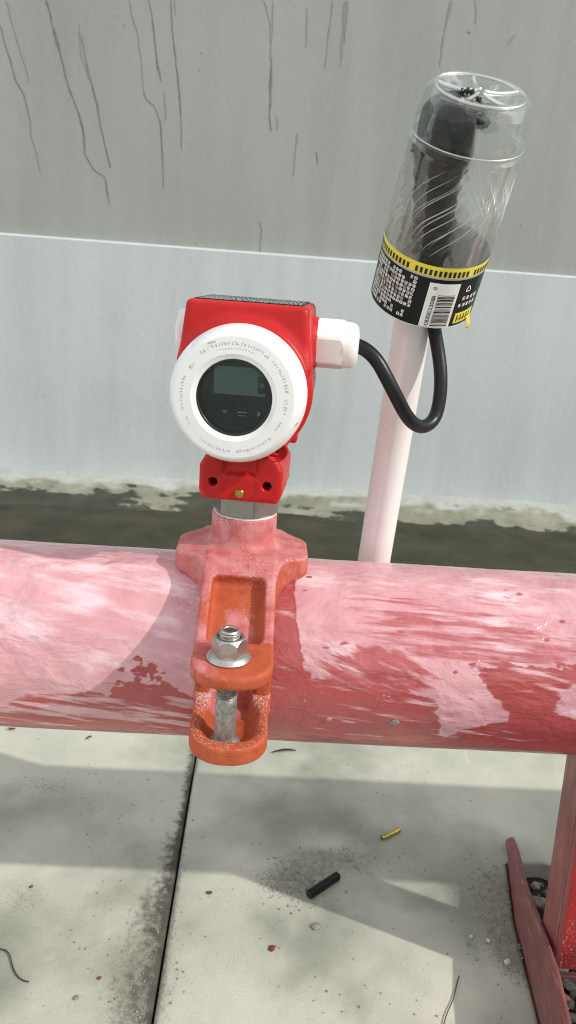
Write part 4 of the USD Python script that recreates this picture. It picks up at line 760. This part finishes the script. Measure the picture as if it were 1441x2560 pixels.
bd = bp('yellow_badge', wrap(28, 58, 0.0008, 0.0072, LR + 0.0001), M['label_yellow'], lab, False)
bp('badge_print', join(*[wrap(31 + 5 * k_, 32.6 + 5 * k_, 0.0018, 0.0058, LR + 0.0002, 2) for k_ in range(5)], wrap(31, 51, 0.0030, 0.0034, LR + 0.0002)), M['black_print'], bd, False)
fl = np.array([[math.radians(56 - 90), 0.0045], [math.radians(54 - 90), 0.001], [math.radians(54 - 90), -0.003], [math.radians(54 - 90), -0.006]]); pts = spline([((LR + o_) * math.cos(a), (LR + o_) * math.sin(a), t_) for (a, t_), o_ in zip(fl, (0.0003, 0.0016, 0.0030, 0.0022))], 20)
rv = np.vstack([pts, pts + np.c_[np.full(20, -0.0020), np.full(20, -0.0012), np.linspace(-0.001, 0.001, 20)]]); i = np.arange(19); q = np.stack([i, i + 1, 20 + i + 1, 20 + i], 1)
bp('label_flap', (rv, np.vstack([q[:, [0, 1, 2]], q[:, [0, 2, 3]]])), M['label_yellow'], lab, True, label='torn curling end of the label')

# black taped bundle on top of the pole, inside the bottle
ctr = spline([nearer(np.array(p_)) for p_ in [(0.0880, 0.0295, 0.2300), (0.0892, 0.0239, 0.238), (0.0865, 0.0156, 0.2577), (0.0842, 0.0081, 0.2752), (0.0835, 0.0026, 0.2875), (0.0838, -0.0026, 0.2985), (0.0838, -0.0072, 0.3085), (0.0840, -0.0110, 0.3170)]], 150)
t = np.linspace(0, 1, 150)[:, None]; th = (np.arange(72) * 2 * np.pi / 72)[None, :]
base = np.interp(t, [0, 0.1, 0.3, 0.5, 0.60, 0.66, 0.74, 0.84, 0.92, 0.97, 1.0], [0.0112, 0.0114, 0.0114, 0.0116, 0.0128, 0.0140, 0.0147, 0.0147, 0.0138, 0.0100, 0.0030]) * (1 - SHRINK * t)
cn = np.stack([np.cos(th) + 0 * t, np.sin(th) + 0 * t, t * 9 + 0 * th], -1)
bund = thing('taped_bundle', 'black tape wrapped lump with a glossy top seen through the clear bottle', 'tape bundle', ctr[0])
wr = base * (1 + 0.075 * np.sin(th * 1 - t * 60) ** 3 * (t < 0.62) + 0.16 * (fbm(cn * 1.3, 4, 4) - 0.5)); n1 = 94
part('wrapped_tape', sweep(ctr[:n1], wr[:n1], 72), M['tape'], bund, True)
hd = base * (1.0 + 0.10 * (fbm(cn * np.array([3.0, 3.0, 1.2]), 3, 24) - 0.5) + 0.24 * (fbm(cn * np.array([1.2, 1.2, 0.6]), 3, 14) - 0.5) + 0.03 * np.sin(th * 7 + 3 * t))
part('glossy_cap', sweep(ctr[n1 - 4:], hd[n1 - 4:] * 1.01, 72), M['tape_shiny'], bund, True, label='smooth glossy black top')
def lump(px, py, yoff, r, seed, name='tape_end'):
    d = F_ + (px - 720.5) / FPX * R_ - (py - 1280.0) / FPX * U_; n_ = np.cross(AX, R_); k_ = ((P0 - CAM) @ n_) / (d @ n_); c = CAM + d * k_ + n_ / np.linalg.norm(n_) * yoff
    v, f = arr(trimesh.creation.icosphere(3, 1.0)); v = v * np.array([1.25, 0.9, 0.8]) * r * (1 + 0.7 * (fbm(v * 2.2 + seed, 3, seed) - 0.5))[:, None]; part(name, (v @ rotz(seed).T + c, f), M['tape'], bund, True)
for a_ in ((1058, 395, 0, .0048, 1), (1062, 425, 0, .0042, 2), (1055, 370, 0, .0042, 3), (1205, 305, 0, .0040, 4), (1190, 298, 0, .0034, 5), (1165, 386, 0, .0026, 6), (1150, 425, 0, .0030, 9)): lump(*a_)
zp_ = spline([nearer(np.array(p_)) for p_ in [(0.0850, -0.0080, 0.3150), (0.0890, -0.0115, 0.3180), (0.0940, -0.0125, 0.3165), (0.0965, -0.012, 0.312)]], 30)
part('cable_tie', sweep(zp_, 0.0013 * (1 + 0.35 * np.sign(np.sin(np.arange(30) * 1.6)))[:, None] * np.ones((1, 12)), 12), M['black_print'], bund, 20)

# ------------------------------------------------------------------ the support under the pipe's right end, and its foot plate
sup = thing('pipe_support', 'brownish red steel upright welded under the right end of the pipe', 'pipe support', (0.230, 0, -0.24))
lean = lambda z: 0.2308 - 0.062 * (z + 0.235)
def leaning(x0, x1, y0, y1, z0, z1, b=0.0008):
    v, f = arr(box((0, y0, z0), (x1 - x0, y1, z1), b)); v = v.copy(); v[:, 0] += lean(v[:, 2]) + x0; return v, f
sp_ = leaning(0, 0.0035, -0.0170, 0.0082, -0.2372, -0.050); part('side_plate', sp_, M['column'], sup, False, masks={'film': np.full(len(sp_[0]), 0.40)})
part('corner_lip', leaning(0.0004, 0.0036, -0.0200, -0.0171, -0.2372, -0.048), M['column'], sup, False)
part('front_plate', leaning(0.0037, 0.060, -0.0188, -0.0160, -0.2360, -0.046), M['web'], sup, True, masks={'speckle': ss(-0.15, -0.235, arr(leaning(0.0037, 0.060, -0.0188, -0.0160, -0.2360, -0.046))[0][:, 2]) * 0.22})
part('far_plate', leaning(0.0605, 0.064, -0.0190, 0.0082, -0.2372, -0.046), M['column'], sup, False)
part('base_ledge', leaning(0.0037, 0.064, -0.0235, -0.0189, -0.2405, -0.2368), M['blade'], sup, False)
wf = []
for k_ in np.linspace(0, 1, 9): wf.append((lean(-0.06) - 0.010 * (1 - math.sin(k_ * math.pi / 2)) * 1.0 + 0.0005, -0.0655 + 0.0115 * (1 - math.cos(k_ * math.pi / 2)) * 1.0))
wp = [(lean(-0.066) + 0.002, -0.068)] + [(lean(-0.06) - 0.0105 + 0.0105 * math.cos(u_), -0.0668 + 0.0105 * math.sin(u_)) for u_ in np.linspace(0, math.pi / 2, 9)] + [(lean(-0.05) + 0.002, -0.0545)]
import shapely.geometry as sg
wm = trimesh.creation.extrude_polygon(sg.Polygon(wp), 0.024, engine='earcut'); v, f = arr(wm); part('weld_fillet', (np.stack([v[:, 0], 0.0078 - v[:, 2], v[:, 1]], 1), f[:, ::-1]), M['column'], sup, False)
foot = thing('foot_plate', 'worn red steel plate set on edge in the cement beside the upright', 'steel plate', (0.2285, 0.047, GZ))
ys = np.linspace(-0.22, 0.1353, 90); hh = np.interp(ys, [-0.22, -0.08, -0.04, 0.0, 0.047, 0.10, 0.128, 0.1353], [0.043, 0.046, 0.046, 0.042, 0.034, 0.022, 0.012, 0.002]) + 0.0012 * (fbm(np.stack([ys * 60, ys * 0, ys * 0], -1), 3, 2) - 0.5)
cx_ = foot_x(ys); w_ = 0.0055
sec = lambda k: [(cx_[k] - 0.0004, GZ - 0.03), (cx_[k], GZ + hh[k] * 0.93), (cx_[k] + 0.0012, GZ + hh[k]), (cx_[k] + w_ - 0.0012, GZ + hh[k] + 0.0006), (cx_[k] + w_, GZ + hh[k] * 0.95), (cx_[k] + w_ + 0.0004, GZ - 0.03)]
v = np.array([[(x_, y_, z_) for x_, z_ in sec(k_)] for k_, y_ in enumerate(ys)]).reshape(-1, 3); i, j = np.meshgrid(np.arange(89), np.arange(5), indexing='ij'); a = i * 6 + j; q = np.stack([a, a + 1, a + 7, a + 6], -1).reshape(-1, 4)
q = np.vstack([q, [[534, 535, 538, 539], [535, 536, 537, 538]]]); q = q[:, ::-1]
part('plate', (v, np.vstack([q[:, [0, 1, 2]], q[:, [0, 2, 3]]])), M['blade'], foot, masks={'film': np.full(len(v), 0.35), 'moss': np.clip(0.95 * ss(GZ + 0.034, GZ - 0.002, v[:, 2]) * ss(0.08, -0.06, v[:, 1]), 0, 1)})

# the hole round the support: dark soil, rubble, and a few stones one can tell apart
hv = grid(np.linspace(0.0, 0.52, 70), np.linspace(-0.3, 0.120, 50), lambda X, Y: -0.282 + 0.012 * fbm(np.stack([X * 40, Y * 40, X * 0], -1), 4, 7) + 0.016 * ss(0.07, 0.0, Y)); hv[0][:, 0] += foot_x(hv[0][:, 1]) + 0.004
part('soil', hv, M['soil'], WORLD, True, kind='structure')
def stones(n, x0, x1, y0, y1, r0, r1, seed, zf, sub=1):
    r = np.random.default_rng(seed); out = []; v0, f0 = arr(trimesh.creation.icosphere(sub, 1.0))
    for _ in range(n):
        s = r0 + (r1 - r0) * r.random() ** 3; x, y = r.uniform(x0, x1), r.uniform(y0, y1)
        if callable(zf):
            z = zf(x, y)
            if z is None: continue
        else: z = zf
        v = v0 * s * r.uniform(0.6, 1.0, 3) * (1 + 0.3 * r.normal(0, 1, (len(v0), 1)).clip(-1, 1)); out.append((v @ rotz(r.uniform(0, 6)).T + [x, y, z], f0))
    return join(*out)
part('rubble', stones(900, 0.232, 0.42, -0.12, 0.12, 0.0008, 0.0042, 11, lambda x, y: -0.274 + 0.016 * ss(0.07, 0.0, y) if x > foot_x(y) + 0.007 else None), M['rubble'], WORLD, 60, kind='stuff', label='loose gravel and rubble in the dark hole round the upright', cat='gravel')
part('mortar_crumbs', stones(260, 0.232, 0.42, -0.12, 0.12, 0.0006, 0.0030, 12, lambda x, y: -0.272 + 0.016 * ss(0.07, 0.0, y) if x > foot_x(y) + 0.007 else None), M['pebble'], WORLD, 60, kind='stuff', label='pale mortar crumbs among the rubble beside the upright', cat='crumbs')
def stone(px, py, z, sx, sy, sz, mate, name, label, cat, rot_=0.0, seed=1, rough=0.25, group=None):
    c = at(px, py, z=z); v, f = arr(trimesh.creation.icosphere(3, 1.0)); v = v * (1 + rough * 2 * (fbm(v * 1.6 + seed, 3, seed) - 0.5))[:, None] * [sx, sy, sz]
    part(name, (v @ rotz(rot_).T + c, f), mate, WORLD, True, label=label, cat=cat, group=group)
stone(1414, 2444, -0.2545, .0030, .0029, .0026, M['pebble'], 'pebble', 'round white pebble in the dark rubble just below the upright', 'pebble', 0, 2, 0.04)
stone(1425, 2466, -0.2560, .0034, .0062, .0022, M['pebble_grey'], 'pebble', 'grey oval stone in the rubble below the white pebble', 'stone', 0.7, 5, 0.3)
stone(1409, 2426, -0.2540, .0042, .0032, .0028, M['pebble'], 'mortar_lump', 'lumpy pale bit of mortar touching the foot of the upright', 'mortar lump', 0.2, 9, 0.5)
stone(1432, 2448, -0.2560, .0040, .0030, .0026, M['rubble'], 'pebble', 'brown stone at the right edge beside the round white pebble', 'stone', 0.2, 12, 0.4)
stone(1348, 2255, -0.2640, .0075, .0050, .0040, M['pebble_grey'], 'broken_stone', 'grey broken stone in the dark gap behind the foot plate', 'stone', -0.5, 15, 0.5)
stone(1340, 2215, -0.2600, .0045, .0035, .0030, M['pebble_grey'], 'broken_stone', 'small grey stone at the back of the gap behind the foot plate', 'stone', 0.5, 17, 0.4)
stone(1409, 2492, -0.2540, .0054, .0026, .0010, M['pink_chip'], 'paint_flake', 'curled pink paint flake lying on the rubble at the right edge', 'paint flake', -0.35, 21, 0.25)
stone(1270, 2405, GZ + 0.0012, .0030, .0023, .0018, M['pebble'], 'pebble', 'white pebble alone on the cement beside the foot plate', 'pebble', 0.5, 23, 0.12)
stone(1222, 2352, GZ + 0.0010, .0019, .0017, .0013, M['pebble'], 'pebble', 'upper small pale pebble of a pair on the grit by the foot plate', 'pebble', 0.5, 24, 0.15)
stone(1180, 2342, GZ + 0.0010, .0018, .0015, .0012, M['pebble'], 'pebble', 'small pale pebble right under the point of the sunlit wedge', 'pebble', 0.5, 25, 0.15)
stone(1171, 2361, GZ + 0.0009, .0016, .0012, .0010, M['pebble_grey'], 'pebble', 'tiny grey pebble below the small pale pebble under the sunlit wedge', 'pebble', 0.2, 26, 0.15)
stone(523, 2232, GZ + 0.0006, .0024, .0015, .0007, M['chip'], 'paint_flake', 'dull red paint flake near the slab joint', 'paint flake', 0.2, 31, 0.6)
stone(680, 2371, GZ + 0.0008, .0026, .0021, .0009, M['chip'], 'paint_flake', 'dark red paint flake with ragged edges in the sunlit lower slab', 'paint flake', 0.8, 33, 0.7)
stone(78, 2217, GZ + 0.0006, .0016, .0012, .0007, M['chip'], 'paint_flake', 'tiny brown red flake on the upper left slab', 'paint flake', 0.8, 35, 0.6)
stone(248, 2446, GZ + 0.0006, .0016, .0012, .0008, M['chip'], 'paint_flake', 'tiny brown red flake on the lower left slab', 'paint flake', 0.8, 36, 0.6)
stone(190, 2495, GZ + 0.0006, .0020, .0017, .0008, M['pebble_grey'], 'pebble', 'small greyish pebble at the bottom of the left slab', 'pebble', 0.8, 37, 0.3)
stone(790, 2316, GZ + 0.0009, .0036, .0032, .0009, M['pebble_grey'], 'pebble', 'round grey stone half sunk in the cement below the black tube', 'stone', 0.8, 39, 0.2)
def grit_at(px, py, sx, sy, n, seed, r0=0.0003, r1=0.0012):
    r = np.random.default_rng(seed); c = at(px, py, z=GZ); out = []; v0, f0 = arr(trimesh.creation.icosphere(1, 1.0))
    for _ in range(n):
        s = r0 + (r1 - r0) * r.random() ** 4; p = c + [r.normal() * sx, r.normal() * sy, s * 0.25]
        if p[0] > foot_x(p[1]) - 0.002 or abs(p[0] + 0.0518) < 0.004: continue
        out.append((v0 * s * r.uniform(0.6, 1, 3) + p, f0))
    return out
part('loose_grit', join(*grit_at(745, 2210, .016, .014, 420, 1), *grit_at(840, 2150, .025, .010, 240, 2), *grit_at(1235, 2260, .016, .026, 420, 3), *grit_at(1290, 2390, .012, .02, 240, 4), *grit_at(800, 2330, .09, .05, 170, 5, .0003, .0010), *grit_at(300, 2330, .06, .05, 170, 6, .0003, .001), *grit_at(370, 2420, .014, .04, 300, 7), *grit_at(1050, 2000, .10, .05, 220, 8, .0003, .001), *grit_at(220, 1990, .07, .04, 160, 9, .0003, .001)),
     M['grit'], WORLD, 60, kind='stuff', label='fine grey grit scattered over the cement slabs', cat='grit')

# litter on the slabs
def on_slab(pts, h): return [at(a, b, z=GZ + h) for a, b in pts]
p = np.array(on_slab([(954, 2093), (966, 2091), (980, 2085), (999, 2074)], 0.0023)); c = spline(p, 30); k = np.linspace(0, 1, 30)
fer = thing('brass_ferrule', 'small brass crimp ferrule lying in the shade on the right slab', 'ferrule', (c[0][0], c[0][1], GZ)); rf = np.interp(k, [0, 0.12, 0.2, 0.35, 0.5, 1], [0.0024, 0.0021, 0.0017, 0.0019, 0.0022, 0.0022])
part('sleeve', sweep(c, rf[:, None] * (1 + 0.25 * np.cos(2 * np.arange(20) * 2 * np.pi / 20)[None, :] * ss(.45, .15, k)[:, None]), 20, caps=False), M['brass'], fer, True)
part('bore_shade', sweep(c[1:-1], rf[1:-1] * 0.80, 16), M['hole'], fer, True)  # dark core drawn for the shade inside the sleeve
p = np.array(on_slab([(773, 2238), (845, 2190)], 0.0030)); c = np.linspace(p[0], p[1], 12); tb = thing('black_tube_piece', 'short cut piece of black plastic tube lying on the gritty slab', 'tube piece', (p[0][0], p[0][1], GZ))
th = np.arange(20) * 2 * np.pi / 20; rsq = 0.0033 / np.maximum(np.abs(np.cos(th)), np.abs(np.sin(th))) ** 0.6
part('tube_wall', sweep(c, np.broadcast_to(rsq, (12, 20)), 20, caps=False), M['label_black'], tb, 40); part('tube_bore', sweep(c[:] * 1.0 + 0.0, np.broadcast_to(rsq * 0.86, (12, 20)), 20), M['hole'], tb, 40)
def leafy(pts, w, mate, label, h=0.0016):
    c = spline(np.array(on_slab(pts, h)), 24); k = np.linspace(0, 1, 24); ww = w * np.sin(np.pi * np.clip(k, 0.02, 0.98)) ** 0.7; tdir = np.gradient(c, axis=0); n_ = np.cross(tdir, [0, 0, 1.0]); n_ /= np.linalg.norm(n_, axis=1, keepdims=True)
    lo = c - [0, 0, 0.0006]; v = np.vstack([c - n_ * ww[:, None] + [0, 0, 0.0006], c, c + n_ * ww[:, None] + [0, 0, 0.0008], lo]); i = np.arange(23); f = []
    for a_, b_ in ((0, 1), (1, 2), (2, 3), (3, 0)): f.append(np.stack([a_ * 24 + i, a_ * 24 + i + 1, b_ * 24 + i + 1, b_ * 24 + i], 1))
    q = np.vstack(f); part('leaf', (v, np.vstack([q[:, [0, 1, 2]], q[:, [0, 2, 3]]])), mate, WORLD, True, label=label, cat='leaf')
leafy([(681, 1881), (700, 1877), (720, 1875), (740, 1877)], 0.0016, M['leaf_dark'], 'thin dark leaf sliver on the slab beside the clamp')
leafy([(21, 1820), (30, 1823), (39, 1821)], 0.0018, M['leaf'], 'brown dry leaf bit behind the pipe at the far left')
leafy([(218, 1848), (224, 1843), (230, 1841)], 0.0014, M['leaf'], 'brown dry leaf bit under the pipe left of the clamp')
c = spline(np.array(on_slab([(-12, 2372), (6, 2374), (20, 2382), (28, 2402), (37, 2430), (52, 2448), (72, 2455)], 0.0012)), 60); part('bent_wire', sweep(c, 0.00045, 8), M['wire'], WORLD, True, label='fine dark bent wire on the left slab at the picture edge', cat='wire')
c = spline(np.array(on_slab([(1149, 2440), (1141, 2470), (1132, 2503), (1120, 2530), (1111, 2560), (1108, 2600)], 0.0010)), 60); part('thread', sweep(c, 0.00035, 8), M['wire'], WORLD, True, label='thin dark thread on the sunlit lower right slab', cat='thread')
